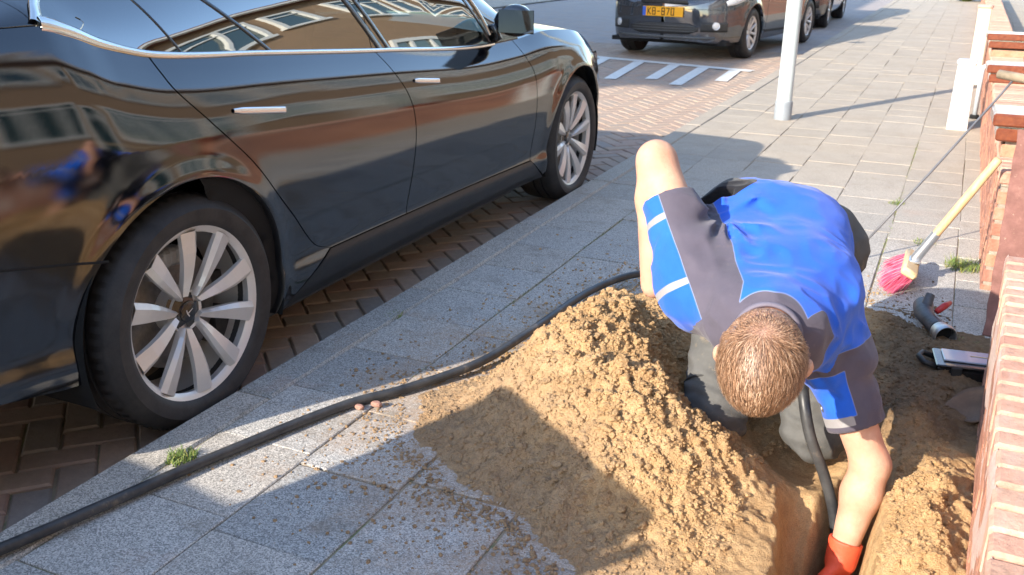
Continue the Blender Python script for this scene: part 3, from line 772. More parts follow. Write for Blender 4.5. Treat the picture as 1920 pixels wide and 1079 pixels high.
TX, TY = -2.737, 1.899
def black_saloon():
    root = empty('parked_car', (TX, TY, 0)); tag(root, 'glossy black saloon car with chrome window trim and silver ten-spoke wheels parked along the kerb', 'car')
    AR, ZC = .385, .334
    plan = [(-1.0,.0),(-.985,.30),(-.93,.55),(-.82,.72),(-.65,.825),(-.45,.875),(-.2,.907),(.1,.917),(.5,.912),(1.0,.905),(1.6,.903),(2.2,.912),(2.6,.922),(2.95,.922),(3.2,.90),(3.4,.84),(3.52,.74),(3.61,.58),(3.67,.35),(3.69,.0)]
    belt = [(-1.0,1.06),(-.8,1.10),(-.6,1.125),(-.31,1.128),(-.235,1.108),(-.14,1.070),(.026,1.030),(.43,.998),(1.15,.942),(2.0,.890),(2.25,.893),(2.6,.912),(2.9,.895),(3.15,.845),(3.4,.75),(3.6,.66),(3.69,.60)]
    sec = [(0,.955),(.06,.975),(.13,.984),(.20,.978),(.28,.986),(.42,1.003),(.58,1.013),(.70,1.010),(.80,.998),(.88,.975),(.94,.948),(1.0,.912),(1.06,.87)]
    b = Body(plan, belt, sec, .2, ((0,ZC,AR),(2.875,ZC,AR)))
    X = b.x
    g4 = .0028
    # seams
    gapR = smooth_path([(-.005,1.032),(.004,.99),(.03,.935),(.13,.83),(.257,.715),(.36,.60),(.459,.495),(.53,.415),(.585,.368),(.66,.340)], 60)
    gapB = smooth_path([(1.080,.947),(1.13,.87),(1.185,.775),(1.207,.69),(1.205,.60),(1.19,.46),(1.172,.328)], 50)
    gapF = smooth_path([(2.235,.893),(2.262,.83),(2.315,.73),(2.326,.62),(2.33,.48),(2.326,.318)], 50)
    dbot = lambda y: .340-.012*(y-.66)
    P = M['black_paint']
    for side in (1, -1):
        sd = (side,)
        # rear quarter: around the wheel arch
        B = [(-.99,.36),(-.80,.32),(-.62,.30),(-.43,.275)]; 
        Bp = list(resample(B, 22))+arc(0,ZC,AR,189,-20,120)+list(resample([(.385,.2),(.395,.2)], 3))
        Tp = np.array([(-.99,b.belt(-.99)),(-.8,1.098),(-.6,1.123),(-.31,1.126),(-.235,1.106),(-.14,1.068),(-.01,1.034)]); Tl = resample(Tp, 72)
        Tg = resample(gapR+np.array([-g4,0]), 73)
        T = np.vstack([Tl, Tg])
        patch_mesh(ruled_raw(np.array(Bp), T, 60), 'rear_quarter', P, root, X, sd)
        # doors
        L = gapR[::-1]+np.array([g4,0]); Rb = gapB[::-1]+np.array([-g4,0])
        bt = np.array([(y, dbot(y)) for y in np.linspace(L[0,0], Rb[0,0], 40)]); tp = np.array([(y, float(b.belt(y))) for y in np.linspace(L[-1,0], Rb[-1,0], 60)])
        L[0,1] = bt[0,1]; Rb[0,1] = bt[-1,1]; L[-1,1] = tp[0,1]; Rb[-1,1] = tp[-1,1]
        rd = patch_mesh(coons(L, Rb, bt, tp, 80, 60), 'rear_door', P, root, X, sd)[0]
        L2 = gapB[::-1]+np.array([g4,0]); Rf = gapF[::-1]+np.array([-g4,0])
        bt = np.array([(y, dbot(y)) for y in np.linspace(L2[0,0], Rf[0,0], 60)]); tp = np.array([(y, float(b.belt(y))) for y in np.linspace(L2[-1,0], Rf[-1,0], 60)])
        L2[0,1] = bt[0,1]; Rf[0,1] = bt[-1,1]; L2[-1,1] = tp[0,1]; Rf[-1,1] = tp[-1,1]
        fd = patch_mesh(coons(L2, Rf, bt, tp, 90, 60), 'front_door', P, root, X, sd)[0]
        # rocker panel
        B = [(.40,.2),(2.50,.2)]; T_ = [(.665,.335),(2.33,.314)]
        patch_mesh(ruled(B, T_, 80, 14), 'sill_panel', M['sill'], root, X, sd)
        # front wing
        ff = gapF[::-1]+np.array([g4,0])
        Bp = arc(2.875,ZC,AR,200,-12,120)+list(resample([(3.27,.24),(3.45,.22),(3.6,.22),(3.685,.25)], 40))
        tpp = [(y, float(b.belt(y))) for y in np.linspace(2.245, 3.685, 101)]
        T = np.vstack([resample(ff, 59), resample(tpp, 101)])
        patch_mesh(ruled_raw(np.array(Bp), T, 50), 'front_wing', P, root, X, sd)
        # dark backing behind the gaps
        Bk = [(.35,.215),(2.45,.215)]; Tk = [(-.15,1.02),(2.3,.87)]
        patch_mesh(ruled(Bk, Tk, 40, 30), 'inner_panel', M['dark'], root, lambda y, z: X(y, z)-.022, sd, 0)
        for yc in (0, 2.875):
            a_ = arc(yc, ZC, AR, 189, -20, 90); V = []; F = []
            for (yy, zz) in a_:
                xx = float(X(yy, zz)); q = ((yy-yc)/AR, (zz-ZC)/AR)
                for (dx, dr) in ((0,0),(-.004,-.003),(-.012,-.004),(-.05,0)): V.append((side*(xx+dx), yy+q[0]*dr, zz+q[1]*dr))
            for i in range(len(a_)-1):
                for j in range(3): F.append((4*i+j, 4*i+j+1, 4*i+j+5, 4*i+j+4))
            bmesh_fix(newmesh('arch_lip', V, F, M['sill'], root))
        # wheel housings
        for yc in (0, 2.875):
            m = MB(); a_ = arc(yc, ZC, AR+.006, 200, -20, 40); n0 = len(m.V); V = []; F = []
            for (yy, zz) in a_: V += [(side*.905, yy, zz), (side*.52, yy, zz)]
            for i in range(len(a_)-1): F.append((2*i, 2*i+1, 2*i+3, 2*i+2))
            m.add(V, F); cen = [(side*.52, yy, zz) for yy, zz in a_]; m.add(cen, [tuple(range(len(cen)))])
            m.build('wheel_housing', M['arch_liner'], root)
        # greenhouse
        zr = pchip(*zip(*[(-.80,1.12),(-.55,1.145),(-.37,1.185),(-.19,1.225),(.1,1.295),(.5,1.362),(1.0,1.395),(1.5,1.372),(1.85,1.27),(2.1,1.12),(2.45,.93)]))
        xr = pchip(*zip(*[(-.80,.60),(-.3,.64),(.3,.625),(1.0,.62),(1.6,.62),(2.1,.69),(2.45,.74)]))
        zu = pchip(*zip(*[(-.310,1.127),(-.27,1.158),(-.19,1.196),(.1,1.262),(.5,1.328),(1.0,1.362),(1.5,1.338),(1.8,1.245),(1.95,1.08),(2.045,.905)]))
        def gx(y, z):
            zb_ = b.belt(y); t = np.clip((z-zb_)/np.maximum(zr(y)-zb_, .02), 0, 1.05); xb = X(y, zb_)-.004
            return xb+(xr(y)-xb)*t+.030*np.sin(np.pi*np.clip(t,0,1))
        ys = np.linspace(-.372, 2.045, 150)
        def strip(ya, yb, name, off=0.0, mtl=M['glass'], n=60):
            ys_ = np.linspace(ya, yb, n); Bq = [(y, float(b.belt(y))-.012) for y in ys_]; Tq = [(y, float(zu(y))+.006) for y in ys_]
            return patch_mesh(ruled_raw(np.array(Bq), np.array(Tq), 24), name, mtl, root, lambda y, z: gx(y, z)-off, sd, 0)[0]
        strip(-.310, 1.07, 'rear_door_glass'); strip(1.075, 2.045, 'front_door_glass')
        # roof rail and pillar skin around the glass
        ys_ = np.linspace(-.310, 2.30, 110); Bq = np.array([(y, float(zu(min(y,2.045))) if y < 2.045 else float(b.belt(y))) for y in ys_]); Tq = np.array([(y, float(zr(y))+.003) for y in ys_])
        Bq[:,1] = np.minimum(Bq[:,1], Tq[:,1]-.004)
        patch_mesh(ruled_raw(Bq, Tq, 8), 'roof_rail', P, root, lambda y, z: gx(y, z)+.002, sd, .008)
        ys_ = np.linspace(-.80, -.306, 30); Bq = np.array([(y, float(b.belt(y))-.001) for y in ys_]); Tq = np.array([(y, float(zr(y))+.003) for y in ys_])
        patch_mesh(ruled_raw(Bq, Tq, 10), 'rear_pillar', P, root, gx, sd, .008)
        # chrome along the belt, round the tip and back along the roof line
        low = [(y, float(b.belt(y))+.002) for y in np.linspace(2.05, -.300, 130)]
        lp = [(side*(float(gx(y, z))+.004), y, z) for y, z in low]
        wd = [.017+.006*max(0, min(1, (.35-y)/.5))+.018*max(0, min(1, (-.08-y)/.20)) for y, _ in low]
        ribbon(lp, wd, 'chrome_trim', M['chrome'], root, (side, 0, .35), .003, .004)
        up = [(y, float(zu(y))) for y in np.linspace(-.305, 2.03, 120)]
        ribbon([(side*(float(gx(y, z))+.004), y, z) for y, z in up], [.034-.020*max(0,min(1,(y+.305)/.35)) for y, _ in up], 'chrome_trim', M['chrome'], root, (side, 0, .35), .003, .004)
        def bar(p0, p1, w_, mtl, name='window_divider', lift=.0015):
            pts = resample([p0, p1], 14); ribbon([(side*(float(gx(y, z))+.001), y, z) for y, z in pts], w_, name, mtl, root, (side, 0, .5), lift)
        bar((.125,1.025),(.005,1.235),.007, M['gloss_black'])
        bar((.50,1.0),(.14,1.27),.013, M['gloss_black'])
        bar((1.135,.945),(.80,1.35),.030, M['gloss_black'],'centre_pillar'); bar((1.19,.943),(.86,1.35),.022, M['gloss_black'],'centre_pillar')
        bar((2.035,.90),(1.75,1.26),.018, M['gloss_black'])
        # rear bumper seam
        sm_ = [(y, .570+(-.282-y)*.18) for y in np.linspace(-.284, -.95, 40)]
        ribbon([(side*(float(X(y, z))+.0005), y, z) for y, z in sm_], .006, 'bumper_seam', M['seam'], root, (side, 0, 0), .0006)
        # door handles: flush bright blades
        for (ya, yb, za, zb2, dr) in ((.205,.435,.868,.838,rd),(1.245,1.43,.828,.806,fd)):
            pts = resample([(ya, za),(yb, zb2)], 24); wv = [.020 if k > 4 else .020-.002*(4-k) for k in range(24)]
            dd = .006
            ribbon([(side*(float(X(y, z))+.002), y, z) for y, z in pts], wv, 'door_handle', M['handle'], dr, (side, 0, .12), .0025, .0015)
        # mirror
        mm = MB(); prof = []
        for i in range(13):
            a = i/12*math.pi; f = math.sin(a)**.5 if 0 < i < 12 else .05
            prof.append((i, f))
        V = []; F = []; n = 20
        for i, f in prof:
            xx = -.10+.185*i/12
            for k in range(n):
                th = 2*math.pi*k/n; V.append((side*(xx), .055*f*math.copysign(abs(math.cos(th))**.7, math.cos(th))+.03*f, .070*f*math.copysign(abs(math.sin(th))**.8, math.sin(th))))
        for i in range(12):
            for k in range(n): F.append((i*n+k, i*n+(k+1)%n, (i+1)*n+(k+1)%n, (i+1)*n+k))
        F += [tuple(range(n)), tuple(12*n+k for k in range(n))]
        mi = newmesh('wing_mirror', V, F, P, root, loc=(side*(float(gx(1.99,.93))+.11), 2.06, .993)); bmesh_fix(mi); autosmooth(mi, 60)
        mt = MB().tube([(side*-.10,-.02,-.02),(side*-.08,0,-.065),(side*-.13,.01,-.085)], [.03,.028,.03], 10, squash=.5); mt.build('mirror_foot', M['gloss_black'], mi, smooth=True)
        mg = MB().box((side*.02,-.0285,0), (.17,.004,.10), bev=.002); mg.build('mirror_glass', M['glass_roof'], mi)
        # lamps
        for nm, pts, mt_ in (('tail_lamp', [(-.70,.90),(-.86,.93),(-.95,.95),(-.99,.96)], M['red_lens']), ('headlamp', [(3.28,.72),(3.42,.69),(3.55,.64),(3.62,.60)], M['lens'])):
            pp = resample(pts, 16); ribbon([(side*(float(X(y, z))+.002), y, z) for y, z in pp], [.09-.02*abs(k-8)/8 for k in range(16)], nm, mt_, root, (side*.7, (-1 if nm[0]=='t' else 1)*.7, 0), .004, .003)
        make_wheel(root, (side*.913, 0, .334), side, rot=-90)
        make_wheel(root, (side*.913, 2.875, .334), side, rot=-62, steer=0)
    # top skins lofted across the car
    def across(ys, zside, xside, crown, name, mtl, th=.01):
        V = []; n = 25
        for y in ys:
            xs_ = float(xside(y)); zs_ = float(zside(y))
            for k in range(n):
                t = -1+2*k/(n-1); V.append((xs_*t, y, zs_+crown(y)*(1-t*t)))
        m = len(ys); idx = np.arange(n*m).reshape(m, n)
        F = np.stack([idx[:-1,:-1], idx[:-1,1:], idx[1:,1:], idx[1:,:-1]], -1).reshape(-1, 4)
        return newmesh(name, np.array(V), F, mtl, root)
    bx = lambda y: X(y, b.belt(y))
    bonnet = across(np.linspace(2.30, 3.69, 60), b.belt, bx, lambda y: .055*math.sin(min(1, (3.70-y)/.7)*math.pi/2), 'bonnet', P); bmesh_fix(bonnet)
    across(np.linspace(-.999, -.60, 24), b.belt, bx, lambda y: .03, 'boot_lid', P)
    across(np.linspace(-.78, 2.42, 110), zr, xr, lambda y: .045, 'glass_roof', M['glass_roof'])
    # cabin
    cb = MB(); cb.box((0,1.0,.36),(1.60,2.4,.04)); cb.box((0,-.45,.80),(1.3,.5,.5), bev=.05); cb.box((0,2.15,.78),(1.4,.35,.20), bev=.05)
    cb.box((0,1.2,.22),(1.66,2.1,.10)); cb.box((0,-.62,.45),(1.3,.5,.4)); cb.box((0,3.2,.5),(1.1,.5,.4))
    cb.build('cabin_floor', M['seat'], root)
    for sx in (-.37,.37):
        st = MB(); st.box((sx,1.25,.58),(.50,.52,.16), bev=.05); st.box((sx,.97,.86),(.47,.16,.58), Matrix.Rotation(R(-14),3,'X'), bev=.06); st.box((sx,.88,1.20),(.25,.10,.18), bev=.04)
        autosmooth(st.build('seat', M['seat'], root), 40)
    st = MB(); st.box((0,.25,.55),(1.25,.5,.16), bev=.05); st.box((0,-.02,.82),(1.25,.16,.52), Matrix.Rotation(R(-16),3,'X'), bev=.06)
    for sx in (-.4,0,.4): st.box((sx,-.12,1.10),(.24,.09,.14), bev=.04)
    autosmooth(st.build('rear_bench', M['seat'], root), 40)
    sw = MB(); Mr = Matrix.Translation((-.37,1.72,.86)) @ Matrix.Rotation(R(65),4,'X')
    sw.tube([Mr @ Vector((.175*math.cos(a), .175*math.sin(a), 0)) for a in np.linspace(0, 2*math.pi, 40)], .014, 8, cap=False); sw.box(Mr @ Vector((0,0,0)), (.12,.05,.10), bev=.02); sw.box(Mr @ Vector((0,0,0)), (.34,.03,.03), bev=.01)
    sw.build('steering_wheel', M['gloss_black'], root, smooth=True)
    return root
M['sill'] = m_noisy('sill_plastic', (.010,.011,.013), (.018,.019,.021), 14, .33, .08)
M['arch_liner'] = mat('arch_liner', (.008,.008,.008), .9)
M['handle'] = mat('handle_chrome', (.88,.84,.80), .25, .85)
M['red_lens'] = mat('red_lens', (.30,.01,.01), .1, 0, .5, coat=1); M['lens'] = mat('lens', (.55,.57,.60), .12, .2, .5, coat=1)
black_saloon()

# ------------------------------------------------------------------ grey hatchbacks
def grey_hatch(label, paint, plate=True):
    """front axle at local y=0, nose towards +y"""
    root = empty('parked_car', (0,0,0)); tag(root, label, 'car', 'grey cars parked along the kerb')
    AR, ZC, YR = .345, .305, -2.50
    plan = [(-3.15,.0),(-3.13,.45),(-3.05,.68),(-2.85,.78),(-2.5,.83),(-1.9,.845),(-1.2,.845),(-.6,.85),(0,.86),(.3,.84),(.5,.79),(.66,.68),(.76,.50),(.815,.28),(.83,.0)]
    belt = [(-3.15,1.02),(-2.8,1.02),(-2.0,.99),(-1.0,.94),(-.55,.93),(-.2,.925),(.2,.88),(.5,.80),(.7,.70),(.83,.62)]
    sec = [(0,.93),(.08,.965),(.2,.985),(.4,1.0),(.65,1.0),(.85,.98),(1,.93),(1.02,.92)]
    b = Body(plan, belt, sec, .19, ((0,ZC,AR),(YR,ZC,AR)), .014); X = b.x
    zr = pchip(*zip(*[(-3.10,1.03),(-2.95,1.30),(-2.6,1.44),(-1.8,1.49),(-1.2,1.47),(-.8,1.38),(-.3,1.14),(.05,.93)]))
    xr = pchip(*zip(*[(-3.10,.60),(-2.6,.58),(-1.2,.58),(-.3,.66),(.05,.74)]))
    def gx(y, z):
        zb_ = b.belt(y); t = np.clip((z-zb_)/np.maximum(zr(y)-zb_, .02), 0, 1.05); xb = X(y, zb_)-.004
        return xb+(xr(y)-xb)*t+.02*np.sin(np.pi*np.clip(t,0,1))
    for side in (1,-1):
        Bp = list(resample([(-3.14,.33),(-2.85,.26)], 10))+arc(YR,ZC,AR,195,-18,50)+list(resample([(-2.1,.20),(-.42,.20)], 40))+arc(0,ZC,AR,198,-15,50)+list(resample([(.37,.22),(.6,.21),(.75,.22),(.829,.24)], 30))
        yy = np.interp(np.linspace(0,1,len(Bp)), [0,.1,.3,.5,.8,1], [-3.14,-2.9,-2.2,-1.3,.25,.829]); Tp = np.array([(y, float(b.belt(y))) for y in yy])
        patch_mesh(ruled_raw(np.array(Bp), Tp, 36), 'body_side', paint, root, X, (side,), .012)
        ys_ = np.linspace(-2.75, -.35, 60); Bq = np.array([(y, float(b.belt(y))) for y in ys_]); Tq = np.array([(y, float(b.belt(y)+.86*(zr(y)-b.belt(y)))) for y in ys_])
        patch_mesh(ruled_raw(Bq, Tq, 12), 'side_glass', M['glass'], root, gx, (side,), 0)
        Bq2 = Tq.copy(); Tq2 = np.array([(y, float(zr(y))+.002) for y in ys_]); patch_mesh(ruled_raw(Bq2, Tq2, 5), 'roof_rail', paint, root, gx, (side,), .008)
        for ya, yb, nm in ((-3.1,-2.74,'rear_pillar'),(-.36,.05,'front_pillar')):
            ys_ = np.linspace(ya, yb, 20); patch_mesh(ruled_raw(np.array([(y, float(b.belt(y))) for y in ys_]), np.array([(y, float(zr(y))+.002) for y in ys_]), 8), nm, paint, root, gx, (side,), .008)
        for yc in (0, YR):
            m = MB(); a_ = arc(yc, ZC, AR+.006, 200, -20, 24); V = []; F = []
            for (y1, z1) in a_: V += [(side*.84, y1, z1), (side*.48, y1, z1)]
            for i in range(len(a_)-1): F.append((2*i, 2*i+1, 2*i+3, 2*i+2))
            m.add(V, F); m.add([(side*.48, y1, z1) for y1, z1 in a_], [tuple(range(len(a_)))]); m.build('wheel_housing', M['arch_liner'], root)
        for yc in (0, YR): make_wheel(root, (side*.835, yc, .305), side, rad=.305, rim=.200, width=.195, fancy=False, rot=-80)
        # headlamp, fog lamp
        pp = resample([(.18,.80),(.42,.74),(.62,.665)], 14); ribbon([(side*(float(X(y, z))+.003), y, z) for y, z in pp], [.05+.07*math.sin(math.pi*k/13) for k in range(14)], 'headlamp', M['lens'], root, (side*.7,.7,.2), .006, .006)
        pocket = [(float(y),.40) for y in np.linspace(.60,.775,12)]
        ribbon([(side*(float(X(y, z))+.002), y, z) for y, z in pocket], [.11]*12, 'fog_lamp_recess', M['black_plastic'], root, (side*.6,.8,0), .002, .0)
        yf = .70; xf = float(X(yf,.42)); m = MB(); d = Vector((side*.62,.78,0)).normalized(); Mq = Matrix.Translation(Vector((side*xf, yf, .415))+d*.006) @ d.to_track_quat('Z','Y').to_matrix().to_4x4()
        m.lathe([(0,.010),(.028,.008),(.036,.0),(.044,.004),(.046,-.01)], 24, Mq); autosmooth(m.build('fog_lamp', M['lens'], root), 40)
        ml = MB().box((side*.93,-.42,1.0),(.17,.10,.12), bev=.035); autosmooth(ml.build('wing_mirror', paint, root), 50)
        hd = MB().box((side*(float(X(-1.35,.80))+.012),-1.45,.80),(.02,.18,.028), bev=.008); hd.build('door_handle', paint, root)
        for dy in ([-.55,-.52,-.50,-.50],[-1.60,-1.62,-1.62,-1.60]):
            pts = resample(list(zip(dy, (.92,.7,.45,.24))), 24); ribbon([(side*(float(X(y, z))+.0005), y, z) for y, z in pts], .006, 'door_seam', M['seam'], root, (side,0,0), .0006)
    def across(ys, zside, xside, crown, name, mtl):
        V = []; n = 19
        for y in ys:
            xs_ = float(xside(y)); zs_ = float(zside(y))
            for k in range(n): t = -1+2*k/(n-1); V.append((xs_*t, y, zs_+crown(y)*(1-t*t)))
        m = len(ys); idx = np.arange(n*m).reshape(m, n); F = np.stack([idx[:-1,:-1], idx[:-1,1:], idx[1:,1:], idx[1:,:-1]], -1).reshape(-1, 4)
        return newmesh(name, np.array(V), F, mtl, root)
    bx = lambda y: X(y, b.belt(y))
    across(np.linspace(-.05,.829,30), b.belt, bx, lambda y: .06, 'bonnet', paint)
    across(np.linspace(-1.05,.04,24), zr, xr, lambda y: .05, 'windscreen', M['glass_roof']); across(np.linspace(-2.75,-1.05,24), zr, xr, lambda y: .05, 'roof', paint); across(np.linspace(-3.11,-2.75,10), zr, xr, lambda y: .03, 'rear_window', M['glass_roof'])
    # nose furniture
    def front(x, z): # y of the nose at lateral x
        ys_ = np.linspace(.3,.829,200); xs_ = X(ys_, np.full(200, z)); return float(np.interp(-abs(x), -xs_, ys_))
    def nose_strip(x0, x1, z, w_, name, mtl, lift=.003, ht=.0, zc=0.0):
        pts = [(x, front(x, z)+.003, z+zc*(1-(x/max(abs(x0),abs(x1)))**2)) for x in np.linspace(x0, x1, 40)]
        return ribbon(pts, w_, name, mtl, root, (0,1,0), lift, ht)
    nose_strip(-.44,.44,.375,[.13*min(1,.35+1.2*min(k,39-k)/10) for k in range(40)],'lower_grille', M['black_plastic'], .003)
    for z in (.345,.375,.405): nose_strip(-.40,.40,z,.008,'grille_bar',M['grey_plastic'],.006)
    nose_strip(-.62,.62,.275,.030,'bumper_lip',M['grey_plastic'],.006,.004)
    nose_strip(-.30,.30,.68,.045,'upper_grille',M['black_plastic'],.004); nose_strip(-.66,.66,.60,.004,'bonnet_seam',M['seam'],.0008)
    um = MB().box((0,-1.15,.21),(1.5,3.6,.05)); um.box((0,.35,.26),(1.2,.6,.08)); um.build('underbody', M['dark'], root)
    if plate:
        yy = front(0,.56)+.014
        pl_ = MB().box((0,yy,.565),(.52,.010,.112),bev=.003); po = pl_.build('number_plate', M['plate_yellow'], root)
        MB().box((-.2375 if 0 else .2375,yy+.0055,.565),(.042,.003,.106)).build('plate_band', M['plate_blue'], po)
        # plate characters as little blocks:  K B - 8 7 0 -  (blurred in the photo)
        G7 = {'V':[(0,1,.4,0),(.8,1,.4,0)],'B':[(0,0,0,1),(0,1,.6,1),(.6,1,.65,.55),(0,.52,.65,.52),(.65,.5,.65,.05),(0,0,.62,0)],'-':[(.1,.5,.6,.5)],'8':[(0,0,0,1),(.6,0,.6,1),(0,1,.6,1),(0,.5,.6,.5),(0,0,.6,0)],'7':[(0,1,.62,1),(.62,1,.22,0)],'0':[(0,0,0,1),(.6,0,.6,1),(0,1,.6,1),(0,0,.6,0)],'K':[(0,0,0,1),(.62,1,.05,.45),(.1,.5,.65,0)]}
        tx = MB(); x = .190
        for ch in 'KB-870':
            for (a, b_, c_, d_) in G7[ch]:
                p0 = Vector((x-a*.055, yy+.0065, .527+b_*.076)); p1 = Vector((x-c_*.055, yy+.0065, .527+d_*.076)); dd = (p1-p0); L_ = dd.length
                if L_ < 1e-6: continue
                t = dd.normalized(); n = Vector((t.z,0,-t.x))*.0055; p0 -= t*.004; p1 += t*.004
                tx.add([p0-n, p1-n, p1+n, p0+n], [(0,1,2,3)])
            x -= .060
        tx.build('plate_characters', M['seam'], po)
    return root
M['plate_yellow'] = mat('plate_yellow', (.88,.40,.008), .4); M['plate_blue'] = mat('plate_blue', (.02,.10,.50), .4)
M['grey_plastic'] = m_noisy('grey_plastic', (.05,.055,.06), (.08,.085,.09), 30, .5, .2)
gc = grey_hatch('dark grey hatchback with a yellow number plate facing the camera beyond the black saloon', M['grey_paint'])
gc.location = (-3.24, 12.4, 0); gc.rotation_euler = (0, 0, R(180-7))
g2 = copy_tree(gc); g2.location = (-3.05, 17.8, 0); g2.rotation_euler = (0, 0, R(181)); g2['label'] = 'dark car parked farthest away behind the grey hatchback, only its wheels in view'
g3 = copy_tree(gc); g3.scale = (1, 1, 1.12); g3.location = (-2.72, -.68, 0); g3.rotation_euler = (0, 0, R(0)); g3['label'] = 'unseen grey hatchback added behind the black saloon to shade the near paving'  # out-of-view car, added and stretched taller to shade the near flagstones
# ------------------------------------------------------------------ the kneeling worker
def rc(a, b, r1, r2): return ('c', np.array(a, float), np.array(b, float), r1, r2)
def el(c, ax, r): return ('e', np.array(c, float), np.array(ax, float), np.array(r, float))   # rows of ax = axes
def prim_bbox(p, m):
    if p[0] == 'c':
        r = max(p[3], p[4])+m; return np.minimum(p[1], p[2])-r, np.maximum(p[1], p[2])+r
    r = max(p[3])+m; return p[1]-r, p[1]+r
def prim_eval(p, X, Y, Z):
    if p[0] == 'c':
        a, b = p[1], p[2]; ba = b-a; L2 = max(ba@ba, 1e-9)
        px, py, pz = X-a[0], Y-a[1], Z-a[2]
        t = np.clip((px*ba[0]+py*ba[1]+pz*ba[2])/L2, 0, 1)
        return np.sqrt((px-t*ba[0])**2+(py-t*ba[1])**2+(pz-t*ba[2])**2)-(p[3]+(p[4]-p[3])*t)
    c, ax, r = p[1:]
    q = [(X-c[0])*ax[i][0]+(Y-c[1])*ax[i][1]+(Z-c[2])*ax[i][2] for i in range(3)]
    k0 = np.sqrt(sum((q[i]/r[i])**2 for i in range(3))); k1 = np.sqrt(sum((q[i]/r[i]**2)**2 for i in range(3)))
    return k0*(k0-1)/np.maximum(k1, 1e-6)
class Field:
    def __init__(s, lo, hi, h):
        s.lo = np.array(lo, float); s.h = h; s.n = np.ceil((np.array(hi)-s.lo)/h).astype(int)+1
        s.f = np.full(s.n, .25, np.float32)
    def sub(s, lo, hi):
        a = np.clip(np.floor((lo-s.lo)/s.h).astype(int), 0, s.n-1); b = np.clip(np.ceil((hi-s.lo)/s.h).astype(int)+1, 1, s.n)
        sl = tuple(slice(a[i], b[i]) for i in range(3))
        g = [s.lo[i]+s.h*np.arange(a[i], b[i]) for i in range(3)]
        return sl, np.meshgrid(*g, indexing='ij')
    def add(s, prims, k=.02):
        for p in prims:
            sl, (X, Y, Z) = s.sub(*prim_bbox(p, .06))
            if X.size == 0: continue
            d = prim_eval(p, X, Y, Z); f = s.f[sl]
            h = np.maximum(k-np.abs(d-f), 0)/k; s.f[sl] = np.minimum(d, f)-h*h*k/4
        return s
    def grid(s): return np.meshgrid(*[s.lo[i]+s.h*np.arange(s.n[i]) for i in range(3)], indexing='ij')
    def displace(s, fn, band=.03):
        m = np.abs(s.f) < band; i = np.nonzero(m); P = [s.lo[k]+s.h*i[k] for k in range(3)]
        s.f[i] += fn(*P).astype(np.float32); return s
    def carve(s, fn):
        X, Y, Z = s.grid(); s.f = np.maximum(s.f, fn(X, Y, Z)).astype(np.float32); return s
    def mesh(s):
        f = s.f; n = s.n; neg = f < 0
        c = [neg[i:n[0]-1+i, j:n[1]-1+j, k:n[2]-1+k] for i in (0,1) for j in (0,1) for k in (0,1)]
        anyn = np.logical_or.reduce(c); alln = np.logical_and.reduce(c); act = anyn & ~alln
        I = np.argwhere(act); vid = -np.ones(act.shape, np.int64); vid[act] = np.arange(len(I))
        acc = np.zeros((len(I), 3)); cnt = np.zeros(len(I))
        cor = {(i,j,k): f[I[:,0]+i, I[:,1]+j, I[:,2]+k] for i in (0,1) for j in (0,1) for k in (0,1)}
        for a in cor:
            for ax in range(3):
                if a[ax] == 0:
                    b = list(a); b[ax] = 1; b = tuple(b); fa, fb = cor[a], cor[b]; m = (fa < 0) != (fb < 0)
                    t = np.where(m, fa/np.where(fa == fb, 1, fa-fb), 0)
                    p = np.tile(np.array(a, float), (len(I), 1)); p[:, ax] = t; acc[m] += p[m]; cnt[m] += 1
        V = s.lo+s.h*(I+acc/np.maximum(cnt, 1)[:, None])
        F = []
        for ax in range(3):
            o1, o2 = (ax+1) % 3, (ax+2) % 3
            sl0 = [slice(1, None)]*3; sl0[ax] = slice(0, n[ax]-1); sl1 = list(sl0); sl1[ax] = slice(1, n[ax])
            sl0[o1] = sl1[o1] = slice(1, n[o1]-1); sl0[o2] = sl1[o2] = slice(1, n[o2]-1)
            A, B = neg[tuple(sl0)], neg[tuple(sl1)]; E = np.argwhere(A != B)
            if len(E) == 0: continue
            off = np.zeros(3, int); off[o1] = 1; off[o2] = 1; base = E+off
            def cell(d1, d2):
                q = base.copy(); q[:, o1] -= d1; q[:, o2] -= d2; return vid[q[:,0], q[:,1], q[:,2]]
            q = np.stack([cell(1,1), cell(0,1), cell(0,0), cell(1,0)], 1)
            flip = ~A[E[:,0], E[:,1], E[:,2]]; q[flip] = q[flip][:, ::-1]; F.append(q)
        F = np.concatenate(F); F = F[(F >= 0).all(1)]
        return V, F
def relax(V, F, it=1, lam=.5):
    e = np.concatenate([F[:, [0,1]], F[:, [1,2]], F[:, [2,3]], F[:, [3,0]]]); e = np.concatenate([e, e[:, ::-1]])
    cnt = np.bincount(e[:,0], minlength=len(V))[:, None]
    for _ in range(it):
        s_ = np.stack([np.bincount(e[:,0], V[e[:,1], k], minlength=len(V)) for k in range(3)], 1)
        V = V*(1-lam)+lam*s_/np.maximum(cnt, 1)
    return V
def fattr(o, name, vals):
    a = o.data.attributes.new(name, 'FLOAT', 'POINT'); a.data.foreach_set('value', np.asarray(vals, np.float32))
nv = lambda v: np.array(v, float)/np.linalg.norm(v)

